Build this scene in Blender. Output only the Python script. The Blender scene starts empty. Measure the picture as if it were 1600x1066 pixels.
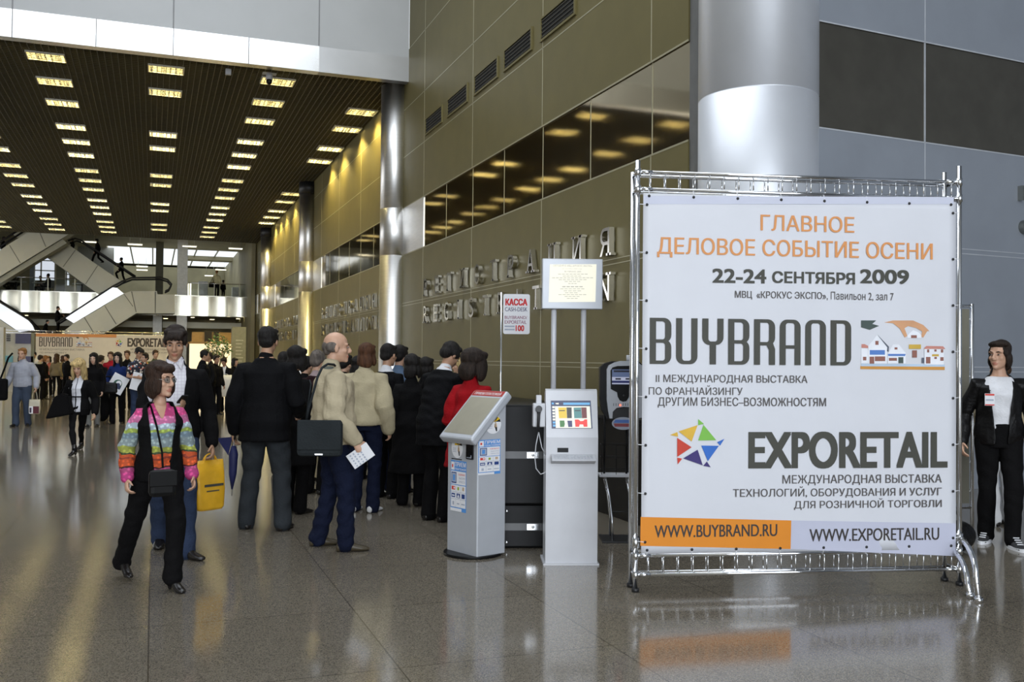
import bpy, bmesh, math, random
import numpy as np
from mathutils import Vector, Matrix
random.seed(7); np.random.seed(7)
S = bpy.context.scene
COL = S.collection
PI = math.pi

# ------------------------------------------------------------------ camera
FPX, YAW, PITCH, ROLL, EYE = 1496.9, 0.35832, 0.018959, 0.0085707, 1.58
_f = np.array([math.sin(YAW)*math.cos(PITCH), math.cos(YAW)*math.cos(PITCH), math.sin(PITCH)])
_r = np.array([math.cos(YAW), -math.sin(YAW), 0.0]); _u = np.cross(_r, _f)
_r2 = math.cos(ROLL)*_r + math.sin(ROLL)*_u; _u2 = -math.sin(ROLL)*_r + math.cos(ROLL)*_u
CAM = np.array([0, 0, EYE])
cam = bpy.data.cameras.new('camera'); cam.sensor_width = 36; cam.lens = FPX/1600*36
cam.clip_start = 0.05; cam.clip_end = 400
camo = bpy.data.objects.new('camera', cam); COL.objects.link(camo)
camo.matrix_world = Matrix(((_r2[0], _u2[0], -_f[0], 0), (_r2[1], _u2[1], -_f[1], 0), (_r2[2], _u2[2], -_f[2], EYE), (0, 0, 0, 1)))
S.camera = camo

# ------------------------------------------------------------------ world, daylight, exposure
W = bpy.data.worlds.new('world'); S.world = W; W.use_nodes = True
W.node_tree.nodes['Background'].inputs[0].default_value = (0.86, 0.93, 1.0, 1)
W.node_tree.nodes['Background'].inputs[1].default_value = 1.3
S.view_settings.view_transform = 'Standard'; S.view_settings.look = 'None'
S.view_settings.gamma = 1; S.view_settings.use_curve_mapping = False
S.view_settings.exposure = 0.0
def area_light(name, loc, rot, sx, sy, power, color):
    l = bpy.data.lights.new(name, 'AREA'); l.shape = 'RECTANGLE'; l.size = sx; l.size_y = sy; l.energy = power; l.color = color
    o = bpy.data.objects.new(name, l); COL.objects.link(o); o.location = loc; o.rotation_euler = rot
    return o
# daylight through the tall entrance glazing behind the camera, and through the roof glazing of the atrium
area_light('entrance_daylight', (-3, -15.8, 7.9), (PI/2, 0, 0), 20, 14, 4600, (0.86, 0.92, 1.0))
area_light('roof_daylight', (0, 12, 15.6), (0, 0, 0), 12, 16, 1500, (0.86, 0.92, 1.0))
# added side fill that brightens the escalators; daylight through the escalator hall's roof light
area_light('side_fill_light', (-13.8, 46, 5.0), (PI/2, 0, -PI/2), 30, 6.5, 1500, (0.95, 0.97, 1.0))
area_light('escalator_roof_daylight', (-.5, 70, 9.75), (0, 0, 0), 9, 10, 550, (0.95, 0.97, 1.0))

# ------------------------------------------------------------------ pixel helpers (a photo pixel to a point on a plane of the hall)
def ray(x, y):
    return ((x-800)/FPX)*_r2 - ((y-533)/FPX)*_u2 + _f
def on_x(x, y, X): d = ray(x, y); return Vector(CAM + d*(X/d[0]))
def on_y(x, y, Y): d = ray(x, y); return Vector(CAM + d*(Y/d[1]))
def on_z(x, y, Z): d = ray(x, y); return Vector(CAM + d*((Z-EYE)/d[2]))
def xz(x, y, Y): p = on_y(x, y, Y); return (p.x, p.z)

# ------------------------------------------------------------------ materials
MATS = {}
def mat(name, color, rough=0.6, metal=0.0, var=0.08, vscale=6.0, bump=0.0, bscale=40.0, spec=0.5, emit=None, estr=0.0, coord='Object', stretch=None, aniso=0.0):
    if name in MATS: return MATS[name]
    m = bpy.data.materials.new(name); m.use_nodes = True; MATS[name] = m
    nt = m.node_tree; N = nt.nodes; L = nt.links; b = N['Principled BSDF']
    b.inputs['Roughness'].default_value = rough; b.inputs['Metallic'].default_value = metal
    b.inputs['Specular IOR Level'].default_value = spec
    if aniso: b.inputs['Anisotropic'].default_value = aniso
    tc = N.new('ShaderNodeTexCoord'); mp = N.new('ShaderNodeMapping'); L.new(tc.outputs[coord], mp.inputs[0])
    if stretch: mp.inputs['Scale'].default_value = stretch
    nz = N.new('ShaderNodeTexNoise'); nz.inputs['Scale'].default_value = vscale; nz.inputs['Detail'].default_value = 3
    L.new(mp.outputs[0], nz.inputs['Vector'])
    rp = N.new('ShaderNodeValToRGB'); L.new(nz.outputs[0], rp.inputs[0])
    c = np.array(color[:3])
    rp.color_ramp.elements[0].position = 0.3; rp.color_ramp.elements[1].position = 0.7
    rp.color_ramp.elements[0].color = (*np.clip(c*(1-var), 0, 1), 1); rp.color_ramp.elements[1].color = (*np.clip(c*(1+var), 0, 1), 1)
    L.new(rp.outputs[0], b.inputs['Base Color'])
    if bump:
        n2 = N.new('ShaderNodeTexNoise'); n2.inputs['Scale'].default_value = bscale; n2.inputs['Detail'].default_value = 2
        L.new(mp.outputs[0], n2.inputs['Vector'])
        bp = N.new('ShaderNodeBump'); bp.inputs['Strength'].default_value = bump; bp.inputs['Distance'].default_value = 0.02
        L.new(n2.outputs[0], bp.inputs['Height']); L.new(bp.outputs[0], b.inputs['Normal'])
    if emit:
        b.inputs['Emission Color'].default_value = (*emit, 1); b.inputs['Emission Strength'].default_value = estr
    return m
def hexc(r, g, b):
    f = lambda v: (v/255/12.92) if v <= 10 else ((v/255+0.055)/1.055)**2.4
    return (f(r), f(g), f(b))

# polished granite floor: speckle plus tile joints
def floor_mat():
    m = mat('granite_floor', (0.2, 0.19, 0.17), rough=0.11, var=0.1, vscale=0.8)
    nt = m.node_tree; N = nt.nodes; L = nt.links; b = N['Principled BSDF']
    b.inputs['IOR'].default_value = 1.62
    tc = N.new('ShaderNodeTexCoord')
    vo = N.new('ShaderNodeTexVoronoi'); vo.inputs['Scale'].default_value = 190; L.new(tc.outputs['Object'], vo.inputs['Vector'])
    rp = N.new('ShaderNodeValToRGB'); L.new(vo.outputs['Color'], rp.inputs[0])
    e = rp.color_ramp.elements; e[0].color = (*hexc(88, 82, 72), 1); e[1].color = (*hexc(140, 131, 116), 1); e[0].position = .15; e[1].position = .85
    br = N.new('ShaderNodeTexBrick'); br.offset = 0; br.inputs['Scale'].default_value = 1.0
    br.inputs['Brick Width'].default_value = 1.2; br.inputs['Row Height'].default_value = 1.2; br.inputs['Mortar Size'].default_value = 0.004
    br.inputs['Color1'].default_value = (1, 1, 1, 1); br.inputs['Color2'].default_value = (.93, .93, .93, 1); br.inputs['Mortar'].default_value = (.45, .43, .4, 1)
    L.new(tc.outputs['Object'], br.inputs['Vector'])
    mx = N.new('ShaderNodeMixRGB'); mx.blend_type = 'MULTIPLY'; mx.inputs[0].default_value = 1
    L.new(rp.outputs[0], mx.inputs[1]); L.new(br.outputs[0], mx.inputs[2]); L.new(mx.outputs[0], b.inputs['Base Color'])
    return m
M_floor = floor_mat()
M_wall = mat('champagne_wall_panel', (0.165, 0.138, 0.05), rough=0.5, metal=0.35, var=0.05, vscale=2)
M_joint = mat('pale_panel_joint', (0.42, 0.39, 0.26), rough=0.4, metal=0.4, var=0.03)
M_mirror = mat('dark_mirror_steel', (0.44, 0.38, 0.26), rough=0.06, metal=1.0, var=0.05, vscale=0.5, bump=0.35, bscale=0.45, stretch=(1, 0.8, .5))
M_greywall = mat('grey_wall_panel', (0.30, 0.325, 0.365), rough=0.5, metal=0.25, var=0.04, vscale=2)
M_greyband = mat('brushed_bronze_band', (0.16, 0.145, 0.115), rough=0.3, metal=0.9, var=0.1, vscale=3)
M_steel = mat('brushed_steel', (0.63, 0.62, 0.6), rough=0.3, metal=1.0, var=0.05, vscale=4, stretch=(1, 1, 12), bump=0.05, bscale=60)
M_colsteel = mat('column_steel', (0.80, 0.79, 0.77), rough=0.38, metal=1.0, var=0.04, vscale=3, stretch=(1, 1, 8), bump=0.02, bscale=30)
M_bigcol = mat('satin_column_cladding', (0.74, 0.76, 0.80), rough=0.46, metal=0.6, var=0.03, vscale=2)
M_fascia = mat('white_fascia_panel', (0.44, 0.445, 0.44), rough=0.45, metal=0.1, var=0.03, vscale=1)
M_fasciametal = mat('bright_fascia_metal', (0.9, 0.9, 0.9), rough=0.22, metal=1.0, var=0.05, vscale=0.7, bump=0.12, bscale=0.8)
M_fasciashade = mat('shaded_fascia_metal', (0.45, 0.45, 0.45), rough=0.35, metal=0.9, var=0.05, vscale=1)  # dimmer reflection of the strip's right end, put into the colour
M_ceil = mat('dark_cell_ceiling', (0.085, 0.07, 0.03), rough=0.5, metal=0.3, var=0.1)
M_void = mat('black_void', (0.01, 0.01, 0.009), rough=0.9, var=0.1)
M_chrome = mat('chrome', (0.82, 0.83, 0.85), rough=0.1, metal=1.0, var=0.02)
M_black = mat('black_plastic', (0.012, 0.012, 0.013), rough=0.45, var=0.2)
M_gloss = mat('glossy_black_case', (0.006, 0.006, 0.0065), rough=0.35, var=0.2, spec=.2)
M_kiosk = mat('silver_kiosk_paint', (0.50, 0.52, 0.555), rough=0.42, metal=0.25, var=0.03, bump=0.05, bscale=300)
M_totem = mat('pale_grey_totem_paint', (0.56, 0.565, 0.59), rough=0.45, metal=0.15, var=0.03, bump=0.04, bscale=300)
M_white = mat('white_print', (0.8, 0.8, 0.82), rough=0.5, var=0.02)
M_banner = mat('white_banner_vinyl', (0.70, 0.71, 0.755), rough=0.5, var=0.02, vscale=3, bump=0.06, bscale=2.5)
M_lamp = mat('lamp_diffuser', (0.9, 0.9, 0.8), rough=0.5, var=0.02, emit=(1.0, 0.83, 0.40), estr=52.0)
M_lampframe = mat('lamp_frame_metal', (0.75, 0.73, 0.62), rough=0.35, metal=0.6, var=0.03)
M_glass = mat('clear_glass', (0.9, 0.95, 0.93), rough=0.03, var=0.01)
M_glass.node_tree.nodes['Principled BSDF'].inputs['Transmission Weight'].default_value = 1.0
M_glass.node_tree.nodes['Principled BSDF'].inputs['IOR'].default_value = 1.15
def flat(name, rgb, rough=0.5): return mat(name, hexc(*rgb), rough=rough, var=0.03)

# ------------------------------------------------------------------ object helpers
def tag(o, label=None, cat=None, group=None, kind=None):
    if label: o['label'] = label
    if cat: o['category'] = cat
    if group: o['group'] = group
    if kind: o['kind'] = kind
    return o
def thing(name, label, cat, loc=(0, 0, 0), rz=0, group=None):
    o = bpy.data.objects.new(name, None); COL.objects.link(o); o.empty_display_size = 0.1
    o.location = loc; o.rotation_euler = (0, 0, rz)
    return tag(o, label, cat, group)
def link_mesh(name, me, mats, parent=None, loc=None):
    if not isinstance(mats, (list, tuple)): mats = [mats]
    for m in mats: me.materials.append(m)
    o = bpy.data.objects.new(name, me); COL.objects.link(o)
    if parent: o.parent = parent
    if loc is not None: o.location = loc
    return o
class MB:
    """collects shapes into one mesh"""
    def __init__(s): s.b = bmesh.new()
    def box(s, x0, x1, y0, y1, z0, z1, mi=0, M=None, bevel=0):
        vs = [s.b.verts.new((x, y, z)) for x in (x0, x1) for y in (y0, y1) for z in (z0, z1)]
        F = [(0, 1, 3, 2), (4, 6, 7, 5), (0, 4, 5, 1), (2, 3, 7, 6), (0, 2, 6, 4), (1, 5, 7, 3)]
        fs = [s.b.faces.new([vs[i] for i in f]) for f in F]
        for f in fs: f.material_index = mi
        if bevel:
            es = list({e for f in fs for e in f.edges})
            r = bmesh.ops.bevel(s.b, geom=es, offset=bevel, segments=2, affect='EDGES', profile=0.5)
            vs = list({v for f in r['faces'] for v in f.verts} | {v for v in vs if v.is_valid})
            for f in r['faces']: f.material_index = mi
        if M is not None:
            for v in vs: v.co = M @ v.co
        return s
    def prism(s, pts, d0, d1, axis='y', mi=0, M=None):
        """polygon of (a, b) extruded along axis: y -> pts are (x, z); x -> (y, z); z -> (x, y)"""
        def P(a, b, d): return {'y': (a, d, b), 'x': (d, a, b), 'z': (a, b, d)}[axis]
        A = [s.b.verts.new(P(a, b, d0)) for a, b in pts]; B = [s.b.verts.new(P(a, b, d1)) for a, b in pts]
        n = len(pts); fs = [s.b.faces.new(A), s.b.faces.new(B[::-1])]
        for i in range(n): fs.append(s.b.faces.new((A[i], B[i], B[(i+1) % n], A[(i+1) % n])))
        for f in fs: f.material_index = mi
        if M is not None:
            for v in A+B: v.co = M @ v.co
        s.fix = True
        return s
    def tube(s, pts, r, seg=10, mi=0, cap=True):
        pts = [Vector(p) for p in pts]; n = len(pts); rs = r if isinstance(r, (list, tuple)) else [r]*n
        prev = None; rings = []
        for i, p in enumerate(pts):
            t = ((pts[min(i+1, n-1)]-p).normalized() + (p-pts[max(i-1, 0)]).normalized())
            if t.length < 1e-6: t = Vector((0, 0, 1))
            t.normalize()
            if prev is None: a = t.orthogonal().normalized()
            else:
                a = prev - t*prev.dot(t); a = a.normalized() if a.length > 1e-6 else t.orthogonal().normalized()
            prev = a; c = t.cross(a)
            rings.append([s.b.verts.new(p + rs[i]*(math.cos(2*PI*k/seg)*a + math.sin(2*PI*k/seg)*c)) for k in range(seg)])
        for i in range(n-1):
            for k in range(seg):
                f = s.b.faces.new((rings[i][k], rings[i][(k+1) % seg], rings[i+1][(k+1) % seg], rings[i+1][k])); f.smooth = True; f.material_index = mi
        if cap:
            for R in (rings[0][::-1], rings[-1]):
                f = s.b.faces.new(R); f.material_index = mi
        return s
    def cyl(s, c, r, h, seg=24, mi=0, r2=None):
        c = Vector(c); return s.tube([c, c+Vector((0, 0, h))], [r, r if r2 is None else r2], seg, mi)
    def lathe(s, c, prof, seg=32, mi=0):
        c = Vector(c); R = []
        for r, z in prof: R.append([s.b.verts.new(c+Vector((r*math.cos(2*PI*k/seg), r*math.sin(2*PI*k/seg), z))) for k in range(seg)])
        for i in range(len(R)-1):
            for k in range(seg):
                f = s.b.faces.new((R[i][k], R[i][(k+1) % seg], R[i+1][(k+1) % seg], R[i+1][k])); f.smooth = True; f.material_index = mi
        for q in (R[0][::-1], R[-1]):
            f = s.b.faces.new(q); f.material_index = mi
        return s
    def poly(s, pts, mi=0):
        f = s.b.faces.new([s.b.verts.new(p) for p in pts]); f.material_index = mi; return s
    def ell(s, c, r, seg=16, rings=10, mi=0, M=None):
        R = [Vector((0, 0, -1))]; 
        vs = []
        for i in range(1, rings):
            t = PI*i/rings
            vs.append([s.b.verts.new((c[0]+r[0]*math.sin(t)*math.cos(2*PI*k/seg), c[1]+r[1]*math.sin(t)*math.sin(2*PI*k/seg), c[2]-r[2]*math.cos(t))) for k in range(seg)])
        bot = s.b.verts.new((c[0], c[1], c[2]-r[2])); top = s.b.verts.new((c[0], c[1], c[2]+r[2]))
        fs = []
        for k in range(seg):
            fs.append(s.b.faces.new((bot, vs[0][(k+1) % seg], vs[0][k]))); fs.append(s.b.faces.new((top, vs[-1][k], vs[-1][(k+1) % seg])))
            for i in range(rings-2): fs.append(s.b.faces.new((vs[i][k], vs[i][(k+1) % seg], vs[i+1][(k+1) % seg], vs[i+1][k])))
        for f in fs: f.smooth = True; f.material_index = mi
        if M is not None:
            for v in [bot, top]+[v for q in vs for v in q]: v.co = M @ v.co
        return s
    def build(s, name, mats, parent=None, loc=None, recalc=True):
        if recalc: bmesh.ops.recalc_face_normals(s.b, faces=s.b.faces[:])
        me = bpy.data.meshes.new(name); s.b.to_mesh(me); s.b.free()
        return link_mesh(name, me, mats, parent, loc)
def struct(name, mb, m, label=None):
    o = mb.build(name, m); o['kind'] = 'structure'
    return o
def copy_tree(o, parent=None):
    c = o.copy(); COL.objects.link(c)
    if parent: c.parent = parent
    for ch in list(o.children): copy_tree(ch, c)
    return c

from mathutils.geometry import delaunay_2d_cdt
TEXTS = {}
def text_mesh(body, spacing=1.0):
    """outlines of a line of lettering, filled by the non-zero winding rule; returns points and triangles"""
    if body in TEXTS: return TEXTS[body]
    c = bpy.data.curves.new('lettering', 'FONT'); c.body = body; c.space_character = spacing; c.resolution_u = 6; c.fill_mode = 'NONE'
    o = bpy.data.objects.new('lettering', c); COL.objects.link(o)
    dg = bpy.context.evaluated_depsgraph_get(); dg.update()
    me = bpy.data.meshes.new_from_object(o.evaluated_get(dg))
    bpy.data.objects.remove(o); bpy.data.curves.remove(c)
    P = np.array([v.co[:2] for v in me.vertices]); Ed = [tuple(e.vertices) for e in me.edges]; bpy.data.meshes.remove(me)
    Ed = [(b, a) if a == b-1 and False else (a, b) for a, b in Ed]
    # closed outlines follow the vertex order; orient every edge along it
    nxt = {}
    comp = []; adj = {}
    for a, b in Ed: adj.setdefault(a, []).append(b); adj.setdefault(b, []).append(a)
    seen = set(); OE = []
    for st in range(len(P)):
        if st in seen or st not in adj: continue
        cur, prev = st, None; ring = [st]; seen.add(st)
        n0 = st+1 if st+1 in adj[st] else adj[st][0]
        prev, cur = st, n0
        while cur != st and cur not in seen:
            seen.add(cur); ring.append(cur); q = [x for x in adj[cur] if x != prev]
            if not q: break
            prev, cur = cur, q[0]
        OE += [(ring[k], ring[(k+1) % len(ring)]) for k in range(len(ring))]
    vs, es, fs, *_ = delaunay_2d_cdt([Vector(p) for p in P], Ed, [], 0, 1e-5)
    V = np.array([tuple(v) for v in vs]); T = [f for f in fs if len(f) == 3]
    C = V[np.array(T)].mean(1)
    A = P[[a for a, b in OE]]; B = P[[b for a, b in OE]]
    keep = []
    for k, (x, y) in enumerate(C):
        up = (A[:, 1] <= y) & (B[:, 1] > y); dn = (A[:, 1] > y) & (B[:, 1] <= y)
        side = (B[:, 0]-A[:, 0])*(y-A[:, 1])-(x-A[:, 0])*(B[:, 1]-A[:, 1])
        if int((up & (side > 0)).sum())-int((dn & (side < 0)).sum()) != 0: keep.append(T[k])
    TEXTS[body] = (V, keep)
    return TEXTS[body]
def lay_text(mb, body, u0, u1, v0, v1, fn, mi=0, bold=0.0, spacing=1.0, depth=0.0, shear=0.0):
    if bold >= .01:      # heavier weight: the same word printed a hair's breadth apart
        e = bold*(v1-v0)*.9; fs = []; i = 0
        for du in ((-1, 1) if bold < .03 else (-1, -.33, .33, 1)):
            for dv in ((-.6, .6) if bold >= .03 else (0,)): fs += lay_text(mb, body, u0+e+du*e, u1-e+du*e, v0+abs(dv)*e+dv*e, v1-abs(dv)*e+dv*e, fn, mi, 0, spacing, depth+i*2e-5, shear); i += 1
        return fs
    """fit lettering into the box u0..u1, v0..v1 of a surface; fn(u, v, d) gives the point, d is distance off the surface"""
    co, tris = text_mesh(body, spacing)
    used = sorted({i for t in tris for i in t}); co_u = co[used]
    a, b = co_u.min(0), co_u.max(0); sc = np.maximum(b-a, 1e-6)
    vs = {}
    for i in used:
        p = co[i]; U = (p[0]-a[0])/sc[0]; V = (p[1]-a[1])/sc[1]
        vs[i] = mb.b.verts.new(fn(u0+U*(u1-u0)+shear*(V-.5)*(v1-v0), v0+V*(v1-v0), depth))
    fs = []
    for t in tris:
        try:
            f = mb.b.faces.new([vs[i] for i in t]); f.material_index = mi; fs.append(f)
        except ValueError: pass
    return fs
def solid_text(name, body, u0, u1, v0, v1, fn, depth, m, parent=None, bold=0.0):
    mb = MB(); fs = lay_text(mb, body, u0, u1, v0, v1, fn, bold=bold)
    r = bmesh.ops.extrude_face_region(mb.b, geom=fs)
    n = Vector(fn(0, 0, 1))-Vector(fn(0, 0, 0))
    for v in [g for g in r['geom'] if isinstance(g, bmesh.types.BMVert)]: v.co += n*depth
    return mb.build(name, m, parent)

# ================================================================== THE HALL
WX = 6.1          # face of the long panelled wall
CZ = 8.8          # cell ceiling of the low hall
mb = MB(); mb.box(-14, 20, -16, 90, -0.2, 0); struct('floor', mb, M_floor)

BZ0, BZ1 = 4.28, 5.52
bands = [(10.2, 22.5), (27.2, 37.6), (42.4, 52.8), (57.5, 62)]
mb = MB()
for (a, b, top) in ((10.2, 24.06, 16), (24.06, 90, 9.6)):
    mb.box(WX, WX+.3, a, b, 0, BZ0, 0); mb.box(WX, WX+.3, a, b, BZ1, top, 0)
y = 10.2
edges = sorted([10.2, 90]+[v for p in bands for v in p])
for i in range(len(edges)-1):
    a, b = edges[i], edges[i+1]
    if b-a < .01: continue
    isband = any(abs(a-p[0]) < .01 for p in bands)
    if isband: mb.box(WX+.02, WX+.3, a, b, BZ0, BZ1, 1)
    else: mb.box(WX, WX+.3, a, b, BZ0, BZ1, 2)
# panel joints: paired thin lines
def jl(z, y0, y1):
    for d in (-.035, .035): mb.box(WX-.003, WX+.01, y0, y1, z+d-.006, z+d+.006, 3)
def jv(yy, z0, z1, x=WX):
    mb.box(x-.003, x+.01, yy-.012, yy+.012, z0, z1, 3)
for z in (1.50, 2.98): jl(z, 10.2, 62)
mb.box(WX-.003, WX+.01, 10.2, 62, BZ1-.012, BZ1+.012, 3); mb.box(WX-.003, WX+.01, 10.2, 62, BZ0-.012, BZ0+.012, 3)
for z in (6.85, 8.1): mb.box(WX-.003, WX+.01, 10.2, 62, z-.01, z+.01, 3)
for z in (9.6, 11.2, 12.8): mb.box(WX-.003, WX+.01, 10.2, 24, z-.01, z+.01, 3)
k = 0
for k in range(-1, 14):
    yy = 22.5-3.7875*k if k >= 0 else 22.5
    for off in (0,):
        pass
for k in range(14):
    yy = 22.5-3.7875*3+3.7875*k
    if yy > 62: break
    jv(yy, 0, BZ0); jv(yy, BZ1, 16 if yy < 24 else 8.8)
    for p in bands:
        for q in (yy, yy+1.9):
            if p[0] < q < p[1]: jv(q, BZ0, BZ1, WX+.02)
o = mb.build('wall_right', [M_wall, M_mirror, M_colsteel, M_joint]); o['kind'] = 'structure'
# return of the long wall towards the side hall
mb = MB(); mb.box(WX+.02, 7.4, 9.55, 10.2, 0, 16); struct('wall_return', mb, mat('dark_return_panel', (0.16, 0.16, 0.155), rough=.5, metal=.3))

# side wall with the cloakroom lettering
RW0 = Vector((7.08, 9.05, 0)); RWd = (Vector((10.54, 9.32, 0))-RW0).normalized(); RWn = Vector((RWd.y, -RWd.x, 0))
RM = Matrix(((RWd.x, -RWn.x, 0, RW0.x), (RWd.y, -RWn.y, 0, RW0.y), (0, 0, 1, 0), (0, 0, 0, 1)))
mb = MB()
mb.box(-.45, 12, 0, .3, 0, BZ0, 0, RM); mb.box(-.45, 12, .015, .3, BZ0, BZ1, 1, RM); mb.box(-.45, 12, 0, .3, BZ1, 16, 0, RM)
for z in (1.50, 2.98):
    for d in (-.03, .03): mb.box(-.45, 12, -.003, .01, z+d-.005, z+d+.005, 2, RM)
for z in (BZ0, BZ1, 7.0, 8.4): mb.box(-.45, 12, -.003, .01, z-.008, z+.008, 2, RM)
for xx in (1.75, 3.65, 5.55, 7.45): mb.box(xx-.008, xx+.008, -.003, .012, 0, 16, 2, RM)
mb.build('wall_side', [M_greywall, M_greyband, mat('pale_blue_joint', (.55, .57, .6), metal=.3)])['kind'] = 'structure'

mb = MB()
for i in range(13): mb.box(-13.75, -13.6, 31+2.5*i-.06, 31+2.5*i+.06, 1.7, 8.3)
for z in (1.7, 3.9, 6.1, 8.3): mb.box(-13.75, -13.6, 31, 61, z-.06, z+.06)
struct('added_side_window', mb, M_steel)  # unseen mullions on the left wall, added to go with the side fill
mb = MB(); mb.box(-14.3, -14, -16, 90, 0, 16); struct('wall_left', mb, mat('left_wall_plaster', (0.42, 0.40, 0.34), rough=.7))
mb = MB(); mb.box(17.8, 18.1, -16, 9.8, 0, 16); struct('wall_far_side', mb, M_greywall)
# glazed entrance front behind the camera: solid base and head, mullions in the opening
mb = MB(); mb.box(-14, 18, -16.3, -16, 0, .9); mb.box(-14, 18, -16.3, -16, 14.9, 16); mb.box(-14, -13, -16.3, -16, .9, 14.9); mb.box(7, 18, -16.3, -16, .9, 14.9)
struct('wall_entrance', mb, M_greywall)
mb = MB()
for i in range(11): mb.box(-13+2*i-.05, -13+2*i+.05, -15.7, -15.6, .9, 14.9)
for z in (.9, 3.9, 6.9, 9.9, 12.4, 14.9): mb.box(-13, 7, -15.7, -15.6, z-.05, z+.05)
struct('window_1', mb, M_steel)
# roof of the atrium with its glazed opening
mb = MB()
mb.box(-14, 18, -16, 4, 15.7, 16); mb.box(-14, 18, 20, 24.4, 15.7, 16); mb.box(-14, -6, 4, 20, 15.7, 16); mb.box(6, 18, 4, 20, 15.7, 16)
struct('ceiling_atrium', mb, M_fascia)
mb = MB()
for i in range(7): mb.box(-6+2*i-.06, -6+2*i+.06, 4, 20, 15.4, 15.52)
for i in range(9): mb.box(-6, 6, 4+2*i-.06, 4+2*i+.06, 15.4, 15.52)
struct('window_2', mb, M_steel)

# bulkhead over the mouth of the low hall: bright metal strip, white panels above
FY = 24.06
mb = MB()
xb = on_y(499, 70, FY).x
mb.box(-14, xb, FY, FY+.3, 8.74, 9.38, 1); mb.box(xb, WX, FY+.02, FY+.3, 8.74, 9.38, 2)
mb.box(-14, WX, FY+.03, FY+.3, 9.38, 15.7, 0)
for px in (18.6, 271, 499): x = on_y(px, 40, FY).x; mb.box(x-.015, x+.015, FY+.022, FY+.05, 9.38, 15.7, 3)
for px in (18.6, 150, 271, 389): x = on_y(px, 60, FY).x; mb.box(x-.01, x+.01, FY-.004, FY+.05, 8.74, 9.38, 3)
for z in (10.9, 12.4): mb.box(-14, WX, FY+.022, FY+.05, z-.012, z+.012, 3)
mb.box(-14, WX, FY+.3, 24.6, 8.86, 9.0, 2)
mb.build('wall_bulkhead', [M_fascia, M_fasciametal, M_fasciashade, mat('dark_seam', (.25, .25, .25))])['kind'] = 'structure'

# open-cell ceiling of the low hall
mb = MB()
CY0, CY1 = FY+.1, 62.3
x = -13.95
while x < WX: mb.box(x-.009, x+.009, CY0, CY1, CZ, CZ+.07, 0); x += .15
y = CY0+.1
while y < CY1: mb.box(-14, WX, y-.009, y+.009, CZ+.004, CZ+.07, 0); y += .15
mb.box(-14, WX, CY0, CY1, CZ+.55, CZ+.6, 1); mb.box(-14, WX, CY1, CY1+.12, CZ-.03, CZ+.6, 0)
mb.build('ceiling', [M_ceil, M_void], recalc=False)['kind'] = 'structure'

# steel columns along the wall
for i, yy in enumerate((24.87, 40.0, 55.15)):
    mb = MB(); r = .362
    mb.lathe((0, 0, 0), [(r+.004, 0), (r+.004, .12), (r, .13), (r, BZ0-.006), (r-.006, BZ0-.004), (r-.006, BZ0+.004), (r, BZ0+.006), (r, BZ1), (r-.006, BZ1+.004), (r, BZ1+.008), (r, 8.3 if i else 8.8)], 40, 0)
    if i: mb.lathe((0, 0, 0), [(r+.03, 8.3), (r+.03, 8.85)], 40, 1)
    o = mb.build('column', [M_colsteel, M_black], loc=(5.93, yy, 0)); tag(o, ('brushed steel column nearest the white bulkhead', 'second brushed steel column along the panelled wall', 'third and farthest brushed steel column by the wall')[i], 'column', kind='structure')
mb = MB(); r = .69
mb.lathe((0, 0, 0), [(r, 0), (r, 1.5), (r-.006, 1.504), (r-.006, 1.512), (r, 1.516), (r, 4.63), (r-.008, 4.635), (r-.008, 4.645), (r, 4.65), (r, 15.7)], 64, 0)
o = mb.build('column', [M_bigcol], loc=(6.62, 9.5, 0)); tag(o, 'thick pale satin metal column behind the banner', 'column', kind='structure')
mb = MB()
for (x, y) in ((-6, 66.5),): pass

# ceiling lamps
def make_lamp():
    t = thing('ceiling_light', 'recessed louvred ceiling light in the dark cell ceiling', 'ceiling light', group='ceiling lights of the low hall')
    w, l, h = .43, .32, .09
    mb = MB()
    mb.box(-w, w, -l, -l+.025, -.03, h); mb.box(-w, w, l-.025, l, -.03, h); mb.box(-w, -w+.025, -l+.025, l-.025, -.03, h); mb.box(w-.025, w, -l+.025, l-.025, -.03, h)
    mb.build('lamp_frame', M_lampframe, t)
    mb = MB(); mb.box(-w+.025, w-.025, -l+.025, l-.025, h-.02, h); mb.build('diffuser', M_lamp, t)
    mb = MB()
    for i in range(1, 8): x = -w+2*w*i/8; mb.box(x-.006, x+.006, -l+.02, l-.02, -.02, .045)
    for i in range(1, 4): y = -l+2*l*i/4; mb.box(-w+.02, w-.02, y-.006, y+.006, -.018, .045)
    mb.build('louvre', M_lampframe, t)
    return t
lamp0 = make_lamp(); first = True
rows = []
for k in range(5):
    for j, d in enumerate((0, 2.25, 4.53)): rows.append((25.5+7.575*k+d, j, k))
WORDS = ['first', 'second', 'third', 'fourth', 'fifth', 'sixth', 'seventh', 'eighth', 'ninth', 'tenth', 'eleventh', 'twelfth', 'thirteenth', 'fourteenth', 'fifteenth']
LINES = [(-7.99, 'the line of lights at the left edge'), (-5.255, 'the second line of lights from the left'), (-2.525, 'the third line of lights from the left'), (.205, 'the middle line of lights'), (2.945, 'the line of lights right of the middle'), (5.62, 'the line of lights along the panelled wall')]
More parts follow.
